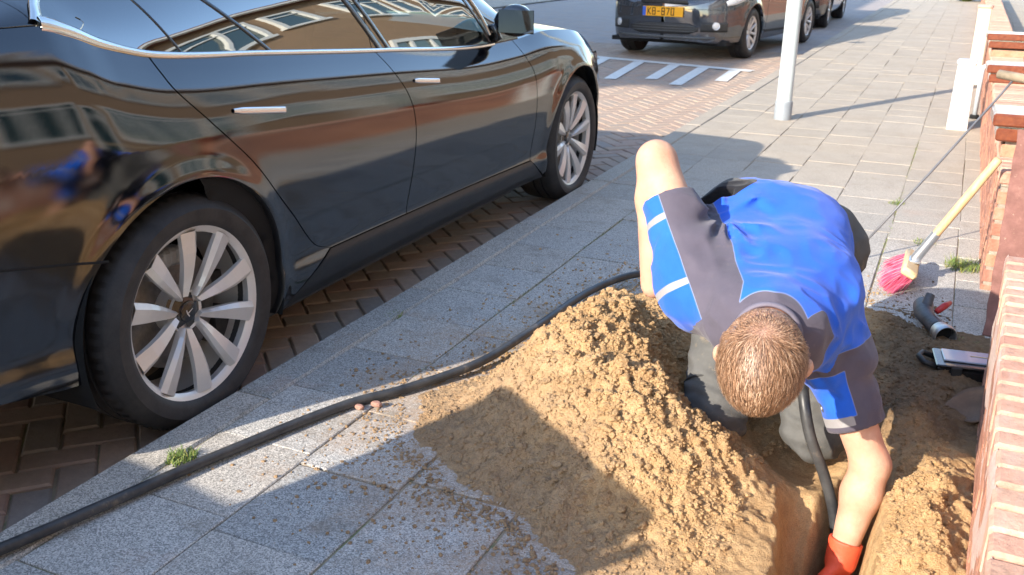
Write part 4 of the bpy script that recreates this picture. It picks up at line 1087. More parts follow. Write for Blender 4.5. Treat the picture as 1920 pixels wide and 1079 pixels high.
def worker():
    root = empty('person', (-.38, 2.5, .08)); tag(root, 'kneeling man in blue and grey work shirt with one gloved hand in the hole', 'person')
    root_loc = np.array([-.38, 2.5, .08])
    L = nv((.975, .17, -.13))
    P = np.array([-.405,2.68,.545]); S1 = np.array([-.375,2.44,.600]); S2 = np.array([-.325,2.20,.550]); N = np.array([-.290,1.97,.553])
    shR, shL = np.array([-.475,2.085,.565]), np.array([-.180,2.21,.425])
    elR, wrR = np.array([-.632,2.215,.825]), np.array([-.604,2.165,.530])
    elL, wrL = np.array([-.053,2.17,.165]), np.array([-.084,2.10,-.05])
    hipR, hipL = P-.095*L+np.array([0,-.02,-.04]), P+.095*L+np.array([0,-.02,-.04])
    knR, anR, toR = np.array([-.455,2.30,.145]), np.array([-.50,2.70,.125]), np.array([-.51,2.86,.09])
    knL, anL, toL = np.array([-.205,2.375,.135]), np.array([-.26,2.77,.125]), np.array([-.27,2.93,.09])
    Hc = np.array([-.260,1.716,.572]); u = nv((.10,-.90,.43)); fw_ = np.array([.02,-.43,-.90]); fw_ = nv(fw_-u*(fw_@u)); lat = np.cross(fw_, u)
    AX = np.array([lat, fw_, u])
    def hand(w, d, pn, side, curl, sc=1.0, inflate=0.0):
        """wrist, pointing direction, palm normal, thumb side (unit vec)"""
        d = nv(d); pn = nv(pn-d*(np.array(pn)@d)); s_ = nv(side-d*(np.array(side)@d)-pn*(np.array(side)@pn)); out = []; e = inflate
        kn_ = []
        for k, (o, l) in enumerate(((.034,.088),(.012,.094),(-.010,.090),(-.031,.080))):
            b = w+s_*o*sc+d*l*sc; kn_.append(b); out.append(rc(w+s_*o*.55*sc+d*.012, b, .016*sc+e, .0125*sc+e))
        out += [rc(w+d*.03, w+d*.07-s_*.008, .022*sc+e, .019*sc+e)]
        for k, (b, ls) in enumerate(zip(kn_, ((.040,.025,.019),(.045,.029,.021),(.042,.027,.020),(.033,.021,.018)))):
            a = curl*.5; p = b; rr_ = (.0098,.0086,.0076,.0066)
            for i, l in enumerate(ls):
                q = p+(d*math.cos(a)+pn*math.sin(a))*l*sc; out.append(rc(p, q, rr_[i]*sc+e, rr_[i+1]*sc+e)); p = q; a += curl
        t0 = w+s_*.022*sc+d*.022*sc; t1 = t0+(s_*.75+d*.55+pn*.35)*.040*sc; t2 = t1+(s_*.25+d*.8+pn*.5)*.032*sc; t3 = t2+(d*.85+pn*.55-s_*.05)*.026*sc
        out += [rc(t0, t1, .017*sc+e, .0125*sc+e), rc(t1, t2, .0115*sc+e, .0098*sc+e), rc(t2, t3, .0098*sc+e, .0080*sc+e)]
        return out
    handR = hand(wrR, (.55,.80,-.28), (.1,.1,-1.), (-.2,-.8,.1), .25)
    hdL = (-.10,.02,-1.0); handL = hand(wrL, hdL, (-.95,.15,.1), (-.1,-1,0), .62)
    torso = []
    for s_ in (-1, 0, .70):
        o = L*s_
        torso += [rc(P+o*.080, S1+o*.070, .105, .098), rc(S1+o*.070, S2+o*.085, .098, .100), rc(S2+o*.085, N+o*.05+np.array([0,.03,-.02]), .100, .070)]
    torso += [rc(N, shR, .058, .060), rc(N, shL, .055, .053), rc(S2-.08*L, shR, .08, .062), rc(S2+.05*L, shL, .075, .053)]
    arms = [rc(shR, elR, .060, .046), rc(elR+nv(elR-shR)*.004, elR+(wrR-elR)*.3, .044, .047), rc(elR+(wrR-elR)*.3, wrR, .047, .034), rc(shL, elL, .053, .043), rc(elL, elL+(wrL-elL)*.32, .042, .045), rc(elL+(wrL-elL)*.32, wrL, .045, .029)]
    legs = [rc(hipR, knR, .086, .060), rc(knR, anR, .056, .042), rc(hipL, knL, .086, .060), rc(knL, anL, .056, .042)]
    head = [el(Hc, AX, (.067,.087,.084)), el(Hc+fw_*.022-u*.065, AX, (.052,.054,.060)), el(Hc+fw_*.040-u*.090, AX, (.032,.036,.034)), rc(N+np.array([0,0,-.01]), Hc-u*.045-fw_*.03, .060, .058)]
    face = [rc(Hc+fw_*.076-u*.035, Hc+fw_*.090-u*.072, .008, .013), el(Hc+fw_*.070-u*.095, AX, (.024,.012,.007)), el(Hc+fw_*.068-u*.107, AX, (.021,.012,.007)),
            el(Hc+fw_*.068-u*.022, AX, (.052,.016,.009)), el(Hc+fw_*.060-u*.130, AX, (.024,.018,.018))]
    for s_ in (-1, 1):
        face += [el(Hc+lat*.030*s_+fw_*.063-u*.045, AX, (.014,.013,.012)), el(Hc+lat*.072*s_+fw_*.004-u*.034, AX*1.0, (.013,.021,.031)), el(Hc+lat*.083*s_-fw_*.004-u*.020, AX, (.012,.018,.024))]
    lo, hi = (-.80,1.60,-.24), (.06,3.04,.98)
    fb = Field(lo, hi, .0058); fb.add(torso, .05).add(legs, .04); fb.add(arms, .022).add(head, .03).add(face, .009).add(handR, .008)
    fb.add(hand(wrL, hdL, (-.95,.15,.1), (-.1,-1,0), .62), .008)
    fb.add([rc(anR, toR, .04, .032), rc(anL, toL, .04, .032)], .03)
    V, F = fb.mesh(); V = relax(V, F, 1, .35)
    skin = mat('skin', (.62,.36,.25), .62, spec=.3); t = NT(skin)
    c = t.ramp(t.noise(16, 5, .6), [(.3, (.50,.26,.17)), (.7, (.66,.40,.28))])
    c = t.mix(t.mr(t.noise(5, 3), .45, .65, 0, .55), c, (.62,.27,.19)); c = t.mix(t.mr(t.noise(70, 5, .8), .62, .75, 0, .35), c, (.46,.25,.16)); c = t.mix(t.mr(t.noise(11, 6, .8), .60, .72, 0, .30), c, (.50,.36,.22)); t.base(c); t.bump(t.math('ADD', t.noise(300, 4, .75), t.noise(60, 5, .7)), .45, .003)
    t.b.inputs['Subsurface Weight'].default_value = .08; t.b.inputs['Subsurface Radius'].default_value = (.9,.35,.2); t.b.inputs['Subsurface Scale'].default_value = .012
    body = newmesh('body', V-root_loc, F, skin, root)
    # arm and shin hair is too fine to model; trousers -------------------------------------------------
    tr = Field((-.72,2.14,-.02), (-.02,3.02,.76), .0064)
    tp = [rc(P+.05*L, P+.135*L+np.array([0,.0,-.01]), .120, .118), rc(P-.085*L, P+.085*L, .124, .124), rc(P-.085*L+np.array([.02,-.12,.03]), P+.085*L+np.array([.02,-.12,.03]), .116, .116),
          rc(hipR, knR+np.array([0,-.015,-.005]), .108, .078), rc(knR+np.array([0,-.01,-.005]), anR, .074, .064), rc(hipL, knL+np.array([0,-.015,-.005]), .108, .078), rc(knL+np.array([0,-.01,-.005]), anL, .074, .064)]
    tr.add(tp, .035)
    def fold(X, Y, Z):
        g = vnoise(X*16+3, Y*9, Z*20); r_ = 1-np.abs(2*g-1); g2 = vnoise(X*34, Y*22+5, Z*40)
        dk = np.minimum(np.hypot(np.hypot(X-knR[0], Y-knR[1]), Z-knR[2]), np.hypot(np.hypot(X-knL[0], Y-knL[1]), Z-knL[2]))
        return -(.011*(r_-.6)+.004*(g2-.5)+.0035*np.sin((X*.3+Y*.7+Z*1.0)*120+6*g)*np.exp(-((dk-.10)/.06)**2))
    tr.displace(fold)
    wd = nv(S1-P)
    tr.carve(lambda X, Y, Z: np.minimum((X-S1[0])*wd[0]+(Y-S1[1])*wd[1]+(Z-S1[2])*wd[2]+.13, Z-.50+.0*X))
    V, F = tr.mesh(); V = relax(V, F, 1, .4)
    tm = mat('work_trousers', (.15,.15,.13), .85, spec=.2); t = NT(tm); c = t.ramp(t.noise(9, 5, .65), [(.3, (.085,.085,.083)), (.7, (.135,.133,.128))])
    c = t.mix(t.mr(t.noise(14, 6, .75), .56, .72, 0, .5), c, (.36,.27,.17))      # sand dust
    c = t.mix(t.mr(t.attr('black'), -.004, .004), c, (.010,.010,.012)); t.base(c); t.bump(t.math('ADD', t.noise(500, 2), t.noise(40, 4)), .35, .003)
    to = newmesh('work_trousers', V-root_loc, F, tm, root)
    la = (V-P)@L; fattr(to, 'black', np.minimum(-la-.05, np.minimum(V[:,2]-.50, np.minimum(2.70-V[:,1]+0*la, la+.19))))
    # knee seams as stitched bands
    for kn_, hp, an_ in ((knR, hipR, anR), (knL, hipL, anL)):
        ax_ = nv(hp-kn_); q0 = kn_+ax_*.075; a_ = nv(np.cross(ax_, (0,0,1))); b_ = np.cross(ax_, a_); mbk = MB()
        mbk.tube([q0+(a_*math.cos(th)+b_*math.sin(th))*(.092+.003*math.sin(th*5)) for th in np.linspace(0, 2*math.pi, 50)], .0026, 6, cap=False)
        o = mbk.build('knee_seam', tm, to, smooth=True); o.location = -Vector(root_loc)
    bo = Field((-.60,2.62,-.02), (-.16,3.05,.24), .007); bo.add([rc(anR+np.array([0,-.02,.0]), anR+np.array([0,.05,-.01]), .055,.052), rc(anR+np.array([0,.02,-.02]), toR, .050, .042), rc(anL+np.array([0,-.02,.0]), anL+np.array([0,.05,-.01]), .055,.052), rc(anL+np.array([0,.02,-.02]), toL, .050, .042)], .02)
    V, F = bo.mesh(); newmesh('work_boots', V-root_loc, F, m_noisy('boot_leather', (.02,.02,.02), (.05,.045,.04), 20, .6, .3), root)
    # shirt ---------------------------------------------------------------------------------------------
    sh = Field((-.74,1.80,.16), (.10,2.86,.90), .0050)
    st = []
    for s_ in (-1, 0, .74):
        o = L*s_
        st += [rc(P+o*.090+np.array([0,.02,.012]), S1+o*.082+np.array([0,0,.008]), .124, .122), rc(S1+o*.082+np.array([0,0,.008]), S2+o*.096, .122, .122), rc(S2+o*.096, N+o*.055+np.array([0,.02,-.015]), .122, .082)]
    aR, aL = nv(elR-shR), nv(elL-shL); lR, lL = np.linalg.norm(elR-shR), np.linalg.norm(elL-shL)
    hemR, hemL = .70, .66
    st += [rc(N, shR, .072, .074), rc(N, shL, .072, .074), rc(S2-.08*L, shR, .10, .078), rc(S2+.06*L, shL, .09, .076), rc(S2-.09*L+np.array([0,.06,0]), shR+aR*.05, .09, .072)]
    sleeves = [rc(shR, shR+aR*lR*hemR, .078, .068), rc(shL, shL+aL*lL*(hemL+.06), .079, .062)]
    sh.add(st, .05).add(sleeves, .045)
    def sfold(X, Y, Z):
        tR_ = ((X-shR[0])*aR[0]+(Y-shR[1])*aR[1]+(Z-shR[2])*aR[2]); tL_ = ((X-shL[0])*aL[0]+(Y-shL[1])*aL[1]+(Z-shL[2])*aL[2])
        dR = np.sqrt((X-shR[0]-.02)**2+(Y-shR[1]-.06)**2+(Z-shR[2]-.05)**2); dL = np.sqrt((X-shL[0])**2+(Y-shL[1])**2+(Z-shL[2])**2)
        g = vnoise(X*9+1, Y*9, Z*11); g2 = vnoise(X*22, Y*14+5, Z*24)
        ph = (X*1.0+Y*.25+Z*.45)*95+5*g
        camr = np.array(cr_); camu = np.array(cu_); A0 = np.array([-.47,2.24,.70]); B0 = np.array([-.16,2.10,.50])
        def fan(C, n_, r0, w_, sh_):
            a1 = (X-C[0])*camr[0]+(Y-C[1])*camr[1]+(Z-C[2])*camr[2]; a2 = (X-C[0])*camu[0]+(Y-C[1])*camu[1]+(Z-C[2])*camu[2]
            dd = np.sqrt((X-C[0])**2+(Y-C[1])**2+(Z-C[2])**2); an = np.arctan2(a2, a1)
            return (1-2*np.abs(np.sin(an*n_*.5+sh_+1.8*vnoise(X*14,Y*14,Z*14))))*np.exp(-((dd-r0)/w_)**2)
        f = .0095*fan(A0, 8, .105, .045, .4)+.0055*fan(B0, 7, .10, .04, 1.1)
        f = f+.006*(1-2*np.abs(np.sin(ph*.5))**.8)*np.exp(-(dR/.11)**2)                            # gathers round the right armpit
        f += .011*np.sin((X*.8-Y*.3+Z*.9)*80+6*g)*np.exp(-((dL-.03)/.08)**2)
        f += .010*(1-np.abs(2*g-1)-.6)*.8+.004*(g2-.5)
        rg = vnoise(X*18+Y*6, Y*26-X*10, Z*24); f += .0065*(.5-np.abs(2*rg-1))*np.clip(1.3-np.exp(-((X+.33)/.10)**2-((Y-2.35)/.14)**2), 0, 1)
        f += .0050*np.sin((Y*1.0+Z*.6-X*.25)*62+7*g)*np.exp(-((Y-2.60)/.10)**2)      # wrinkles over the waist
        return -f
    sh.displace(sfold, .035)
    nd = nv(Hc-N)
    def cut(X, Y, Z):
        tR_ = ((X-shR[0])*aR[0]+(Y-shR[1])*aR[1]+(Z-shR[2])*aR[2])-lR*hemR; tL_ = ((X-shL[0])*aL[0]+(Y-shL[1])*aL[1]+(Z-shL[2])*aL[2])-lL*hemL
        nearR = np.sqrt((X-shR[0])**2+(Y-shR[1])**2+(Z-shR[2])**2) < .34
        wr = np.where((X < -.47) & nearR & (tR_ > -.15), tR_, -1); wl = np.where(Z < .40, np.where(X > -.26, tL_, -1), -1)
        nk = (X-N[0])*nd[0]+(Y-N[1])*nd[1]+(Z-N[2])*nd[2]-.085; lt = np.abs((X-N[0])*L[0]+(Y-N[1])*L[1]+(Z-N[2])*L[2]); nk = np.where(lt < .10, nk, -1)
        return np.maximum(np.maximum(wr, wl), nk)
    sh.carve(cut)
    # open the cuffs, the neck and the waist
    sl, G3 = sh.sub(np.array(sh.lo), sh.lo+sh.h*sh.n)
    X, Y, Z = sh.grid()
    inner = np.minimum(prim_eval(rc(shR+aR*lR*.62, elR+aR*.03, .0560, .0555), X, Y, Z), prim_eval(rc(shL+aL*lL*.56, elL+aL*.03, .052, .052), X, Y, Z))
    inner = np.minimum(inner, prim_eval(rc(N+nd*.065, N+nd*.14, .060, .064), X, Y, Z))
    pd = nv(P-S1); ww = None
    for s_ in (-1, 0, 1):
        q = prim_eval(rc(P+L*s_*.088+pd*.04, P+L*s_*.088+pd*.2, .117, .117), X, Y, Z); ww = q if ww is None else np.minimum(ww, q)
    inner = np.minimum(inner, ww); sh.f = np.maximum(sh.f, -inner).astype(np.float32)
    sh.f = np.maximum(sh.f, ((X-P[0])*pd[0]+(Y-P[1])*pd[1]+(Z-P[2])*pd[2]-.085-.01*np.sin(X*40)).astype(np.float32))
    V, F = sh.mesh(); V = relax(V, F, 1, .4)
    sm_ = mat('shirt_cloth', (.02,.12,.6), .8, spec=.25); t = NT(sm_)
    grey = t.ramp(t.noise(8, 4, .6), [(.3, (.072,.064,.088)), (.7, (.102,.090,.120))]); blue = t.ramp(t.noise(6, 4, .6), [(.3, (.012,.095,.56)), (.7, (.020,.130,.70))])
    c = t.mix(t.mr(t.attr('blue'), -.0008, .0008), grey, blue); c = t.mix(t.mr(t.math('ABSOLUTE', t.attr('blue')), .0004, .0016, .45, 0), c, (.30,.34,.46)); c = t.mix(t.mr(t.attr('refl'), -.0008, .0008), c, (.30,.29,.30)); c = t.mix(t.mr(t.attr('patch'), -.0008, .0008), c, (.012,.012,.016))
    c = t.mix(t.mr(t.attr('mark'), -.0006, .0006), c, (.7,.7,.7)); t.base(c)
    c = t.mix(t.mr(t.noise(7, 7, .8), .60, .74, 0, .30), c, (.34,.26,.19)); t.base(c)
    t.rough(t.mr(t.attr('refl'), -.001, .001, .85, .45)); t.bump(t.math('ADD', t.noise(700, 2), t.math('MULTIPLY', t.noise(45, 5, .7), 1.5)), .28, .003)
    t.b.inputs['Sheen Weight'].default_value = .15
    so = newmesh('work_shirt', V-root_loc, F, sm_, root)
    camr = np.array(cr_); camu = np.array(cu_)
    la = (V-S2)@L; sp = (V-N)@nv(P-N)
    qR = V-shR; tR_ = qR@aR; pR = qR-np.outer(tR_, aR); qL = V-shL; tL_ = qL@aL; pL = qL-np.outer(tL_, aL)
    Wd_ = nv(-camr*1.0-camu*.62); Wd_ = nv(Wd_-aR*(Wd_@aR)); cR = pR@Wd_
    Wl = nv(-camr*1.0-camu*.1); Wl = nv(Wl-aL*(Wl@aL)); cL = pL@Wl
    onR = (np.linalg.norm(pR, axis=1) < .12) & (tR_ > -.09) & (la < -.06); onL = (np.linalg.norm(pL, axis=1) < .115) & (la > .07)
    back = np.minimum(la+.080+.26*np.clip(sp,0,.4), sp+.075-.080*sm(.04,.11,la)); back = np.minimum(back, .72-sp); back = np.where(onL, np.minimum(back, .0-tL_), back)
    armb = np.where(onR, np.minimum(cR-.028, .5-np.abs(tR_)), -1)
    blueL = np.where(onL & (tL_ > .035), np.minimum(cL-.012, tL_-.04), -1)
    col = np.linalg.norm(np.cross(V-N, nd), axis=1)-.084; coll = np.where((V-N)@nd > .03, col, .1)
    bl = np.maximum(np.maximum(np.minimum(back, coll), armb), np.minimum(blueL, .055-np.abs(tL_-.10)))
    rf = np.where(onR, np.maximum(.008-np.abs(tR_-lR*.53), .0085-np.abs(tR_-lR*.02)), -1); rf = np.minimum(rf, armb); rl = np.where(onL, .012-np.abs(tL_-.165), -1); rf = np.maximum(rf, np.minimum(rl, cL-.02))
    fattr(so, 'blue', bl); fattr(so, 'refl', rf)
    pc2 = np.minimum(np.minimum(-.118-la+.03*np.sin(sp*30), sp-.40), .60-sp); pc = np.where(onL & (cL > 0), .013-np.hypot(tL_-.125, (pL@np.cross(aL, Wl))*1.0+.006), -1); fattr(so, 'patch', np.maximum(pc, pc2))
    mk = np.where(onL & (cL > 0), np.minimum(.003-np.abs(tL_-.127-.4*((pL@np.cross(aL, Wl))+.006)), .008-np.abs((pL@np.cross(aL, Wl))+.006)), -1); fattr(so, 'mark', mk)
    # collar band
    a_ = nv(np.cross(nd, (1,0,0))); b_ = np.cross(nd, a_); cb_ = MB()
    cb_.tube([N+nd*.082+(a_*math.cos(th)+b_*math.sin(th))*.066 for th in np.linspace(0, 2*math.pi, 60)], .0085, 10, cap=False, squash=.6); cm = m_noisy('collar_cloth', (.12,.11,.145), (.16,.145,.185), 20, .85, .3)
    o = cb_.build('collar', cm, so, smooth=True); o.location = -Vector(root_loc)
    # orange glove on the hand in the hole ---------------------------------------------------------------
    gl = Field((-.22,1.95,-.25), (.02,2.20,.08), .0040); gl.add(hand(wrL, hdL, (-.95,.15,.1), (-.1,-1,0), .62, 1.0, .0030), .007); gl.add([rc(wrL+nv(elL-wrL)*.035, wrL+np.array([0,0,-.02]), .040, .037)], .012)
    wv = nv(elL-wrL); Xg, Yg, Zg = gl.grid(); gl.f = np.maximum(gl.f, ((Xg-wrL[0])*wv[0]+(Yg-wrL[1])*wv[1]+(Zg-wrL[2])*wv[2]-.036).astype(np.float32)); gl.f = np.maximum(gl.f, -prim_eval(rc(wrL+wv*.030, elL, .0325, .05), Xg, Yg, Zg)).astype(np.float32)
    V, F = gl.mesh(); V = relax(V, F, 1, .3); newmesh('work_glove', V-root_loc, F, m_noisy('glove_rubber', (.72,.075,.03), (.85,.12,.05), 30, .55, .4), root)
    # hair: a close cap plus combed strands ---------------------------------------------------------------
    crown = Hc+u*.062-fw_*.044
    hr = Field(Hc-.14, Hc+.14, .0042); hr.add([el(Hc, AX, (.0695,.0895,.0862))], .01); hr.add([el(Hc-fw_*.042-u*.035, AX, (.055,.046,.058))], .02)
    Xh, Yh, Zh = hr.grid(); q = [(Xh-Hc[0])*AX[i][0]+(Yh-Hc[1])*AX[i][1]+(Zh-Hc[2])*AX[i][2] for i in range(3)]
    line = np.maximum(-.012-q[2]-.055*sm(.06,-.05,q[1])+.030*sm(.05,.09,q[1])-.012*np.exp(-((q[1]-.03)/.02)**2), -1); hr.f = np.maximum(hr.f, line.astype(np.float32))
    V, F = hr.mesh(); V = relax(V, F, 1, .4)
    hm = mat('scalp_hair', (.23,.13,.075), .6, spec=.35); t = NT(hm); c = t.ramp(t.noise(60, 5, .75), [(.3, (.12,.065,.038)), (.7, (.28,.155,.095))])
    geo = t.n('NewGeometry'); v_ = t.n('VectorMath', operation='DISTANCE'); t.l(geo.outputs['Position'], v_.inputs[0]); v_.inputs[1].default_value = tuple(crown)
    c = t.mix(t.mr(t.math('ADD', v_.outputs['Value'], t.mr(t.noise(40,4,.7),0,1,-.012,.012)), .022, .042, .8, 0), c, (.62,.36,.26)); t.base(c); t.bump(t.noise(500, 4, .7), .6, .003)
    ho = newmesh('hair', V-root_loc, F, hm, root)
    g = np.random.default_rng(5); Vs = []; Fs = []; Cs = []; n = 0; made = 0
    while made < 15000:
        a = g.uniform(0, 2*math.pi); zc = g.uniform(-.55, 1.0); r_ = math.sqrt(1-zc*zc)
        dl = np.array([r_*math.cos(a), r_*math.sin(a), zc]); p = dl*np.array([.0815,.1015,.0965])
        if p[2] < -.010-.055*float(sm(.06,-.05,p[1]))+.030*float(sm(.05,.09,p[1])): continue
        w0 = Hc+AX.T@p; nrm = nv(AX.T@(dl/np.array([.0815,.1015,.0965])))
        dc = w0-crown; dist = np.linalg.norm(dc); tdir = dc-nrm*(dc@nrm); tdir = nv(tdir) if np.linalg.norm(tdir) > 1e-5 else fw_
        sw = np.cross(nrm, tdir)*.55*math.exp(-dist/.05); cl = fw_*.55 if p[1] > -.03 else -u*.5
        # gather towards a central wedge over the forehead
        cl = cl-AX[0]*np.sign(p[0])*.30*sm(.0,.05,abs(p[0]))*(p[1] > .0)
        flow = nv(tdir+sw+cl+g.normal(0,.22,3)); flow = nv(flow-nrm*(flow@nrm))
        low = p[1] < -.045 or p[2] < .01
        ln = (g.uniform(.004,.008) if low else g.uniform(.013,.026))*(1 if dist > .02 else .6); lift = (.22 if low else .17)*g.uniform(.2,1.6)
        wv_ = np.cross(nrm, flow)*(.00032 if low else .00042)
        pts = [w0-nrm*.001, w0+flow*ln*.4+nrm*ln*lift*.8, w0+flow*ln*.75+nrm*ln*lift*.8, w0+flow*ln+nrm*ln*lift*.35]
        for i, q_ in enumerate(pts):
            f_ = (1,1,.8,.25)[i]; Vs += [q_-wv_*f_, q_+wv_*f_]
        Fs += [(n+2*i, n+2*i+1, n+2*i+3, n+2*i+2) for i in range(3)]; n += 8; made += 1
    hs = mat('hair_strands', (.30,.19,.11), .42, spec=.6); t = NT(hs)
    t.base(t.ramp(t.island(), [(0, (.10,.05,.025)), (.45, (.25,.13,.07)), (.8, (.42,.24,.14)), (1, (.62,.43,.29))]))
    newmesh('hair_strands', np.array(Vs)-root_loc, np.array(Fs), hs, ho)
    return root
worker()
# ------------------------------------------------------------------ hose
hose_m = mat('hose_rubber', (.035,.037,.04), .42, spec=.5); _t = NT(hose_m); _t.base(_t.ramp(_t.noise(10, 6, .7), [(.35, (.020,.021,.024)), (.6, (.06,.06,.06)), (.74, (.22,.17,.12))])); _t.bump(_t.noise(300, 3), .15, .001)
hp = [(-2.55,-.55,.03),(-2.15,.25,.05),(-1.85,.83,.078),(-1.714,1.126,.082),(-1.573,1.632,.080),(-1.445,2.013,.079),(-1.341,2.189,.080),(-1.222,2.434,.088),(-1.17,2.724,.10),(-1.13,3.12,.105),(-1.055,3.38,.105),(-.94,3.47,.105),(-.75,3.42,.11),(-.52,3.18,.14),(-.36,2.85,.25),(-.27,2.45,.34),(-.235,2.24,.30),(-.20,2.19,.20),(-.155,2.19,.10),(-.118,2.18,.0),(-.103,2.15,-.09),(-.105,2.06,-.22),(-.12,1.85,-.42)]
hs_ = smooth_path(hp, 260); hm_ = MB(); hm_.tube([tuple(p) for p in hs_], .0138, 20)
tag(hm_.build('drain_hose', hose_m, smooth=True), 'long black rubber drain hose running over the flagstones and down into the hole', 'hose')

# ------------------------------------------------------------------ broom
wood = mat('broom_wood', (.62,.40,.20), .55); _t = NT(wood); _mp = _t.n('Mapping'); _mp.inputs['Scale'].default_value = (6, 6, 1); _t.l(_t.co(), _mp.inputs[0])
_t.base(_t.ramp(_t.noise(14, 5, .6, vec=_mp.outputs[0]), [(.3, (.58,.36,.17)), (.7, (.72,.50,.27))])); _t.bump(_t.noise(60, 3), .1, .002)
def broom():
    base = Vector((-.050, 3.93, .165)); top = Vector((.178, 3.93, .585)); ax = (top-base).normalized()
    root = empty('broom', (-.08, 3.9, .07)); o0 = Vector(root.location); tag(root, 'broom with pink bristles and a pale wooden handle leaning on the brick wall', 'broom')
    m = MB(); m.tube([base+ax*.085-o0, base+ax*.25-o0, top-ax*.005-o0, top-o0], [.0165,.0165,.0160,.010], 20); autosmooth(m.build('handle', wood, root), 40)
    m = MB(); m.tube([base-ax*.005-o0, base+ax*.05-o0, base+ax*.125-o0], [.021,.0195,.0185], 16); m.box(base-ax*.008-o0, (.05,.07,.012), bev=.003); autosmooth(m.build('socket', mat('zinc', (.55,.57,.60), .35, .8), root), 40)
    fwd = Vector((0,1,0)); fwd = (fwd-ax*fwd.dot(ax)).normalized(); sid = ax.cross(fwd)
    Mr = Matrix((sid, fwd, ax)).transposed()
    m = MB(); m.box(base-ax*.028-o0, (.062,.285,.032), Mr, bev=.009); autosmooth(m.build('head', m_noisy('broom_block', (.60,.42,.22), (.70,.52,.30), 18, .6, .2), root), 40)
    q = random.Random(2); m = MB()
    for k in range(620):
        a, b = q.uniform(-.027,.027), q.uniform(-.136,.136); p = base-ax*.043+sid*a+fwd*b
        d = (-ax+sid*(a*9+q.gauss(0,.10))+fwd*(b*3.4+q.gauss(0,.10))+Vector((-.28,-.1,.05))).normalized(); ln = q.uniform(.085,.105)
        e = p+d*ln; e2 = p+(d*.6+Vector((-.04,0,-.02))).normalized()*ln*.55
        if e.z < .064: e.z = .064+q.uniform(0,.004)
        m.tube([p-o0, p.lerp(e, .5)-o0+Vector((0,0,.004)), e-o0], [.0013,.0013,.0011], 3, cap=False)
    br = mat('pink_bristle', (.85,.08,.20), .4, spec=.5); t = NT(br); t.base(t.ramp(t.island(), [(0, (.60,.05,.13)), (.6, (.74,.12,.22)), (1, (.82,.32,.38))]))
    m.build('bristles', br, root, smooth=True)
broom()
# ------------------------------------------------------------------ thin rod and round wooden pole on the wall
rod = MB(); rod.tube([(-.315,4.10,.063),(-.05,4.33,.43),(.17,4.545,.745),(.205,4.575,.80)], .0050, 8)
tag(rod.build('grey_rod', m_noisy('rod_grey', (.09,.095,.11), (.15,.15,.16), 12, .4, .1), smooth=True), 'thin grey rod leaning from the flagstones up to the round wooden pole', 'rod')
pole = MB(); pole.tube([(.150,4.62,.815),(.30,4.50,.807),(.9,4.06,.80),(1.5,3.62,.80)], [.019,.0195,.021,.022], 14)
tag(pole.build('wooden_pole', m_noisy('weathered_wood', (.22,.17,.11), (.38,.31,.22), 16, .8, .5), smooth=True), 'round weathered wooden pole resting across the brick pier', 'pole')
# ------------------------------------------------------------------ rusty slab against the far wall
def slab():
    me_ = MB(); n = 26; V = []
    lo = Vector((.205,3.46,.062)); hi = Vector((.222,3.93,.70)); ax = (hi-lo).normalized(); L_ = (hi-lo).length; wdir = Vector((1,-.10,0)).normalized(); nr = ax.cross(wdir).normalized()
    q = random.Random(8); outl = []
    for k in range(15): t = k/14; outl.append((L_*t, 0.0+.003*q.uniform(-1,1)))
    top = [(L_+.0, .02), (L_-.004, .06), (L_-.012, .10)]
    right = [(L_*(1-k/14), .118+.003*q.uniform(-1,1)) for k in range(15)]
    pts = outl+top+right
    for dz in (0, .028):
        for (a, b) in pts: V.append(lo+ax*a+wdir*b+nr*dz)
    m_ = len(pts); F = [tuple(range(m_)), tuple(reversed(range(m_, 2*m_)))]+[(i, (i+1)%m_, m_+(i+1)%m_, m_+i) for i in range(m_)]
    mt = mat('red_stone', (.30,.13,.10), .8); t = NT(mt); c = t.ramp(t.noise(14, 6, .7), [(.3, (.15,.065,.05)), (.55, (.22,.10,.08)), (.75, (.30,.15,.12))])
    c = t.mix(t.mr(t.noise(45, 6, .8), .62, .68, 0, .8), c, (.62,.48,.34)); t.base(c); t.bump(t.noise(60, 6, .75), .8, .006)
    o = newmesh('stone_slab', V, F, mt, smooth=False); bmesh_fix(o); b_ = o.modifiers.new('edge', 'BEVEL'); b_.width = .003; b_.segments = 2
    tag(o, 'narrow reddish brown slab standing on end against the brick wall beside the broom', 'slab')
slab()
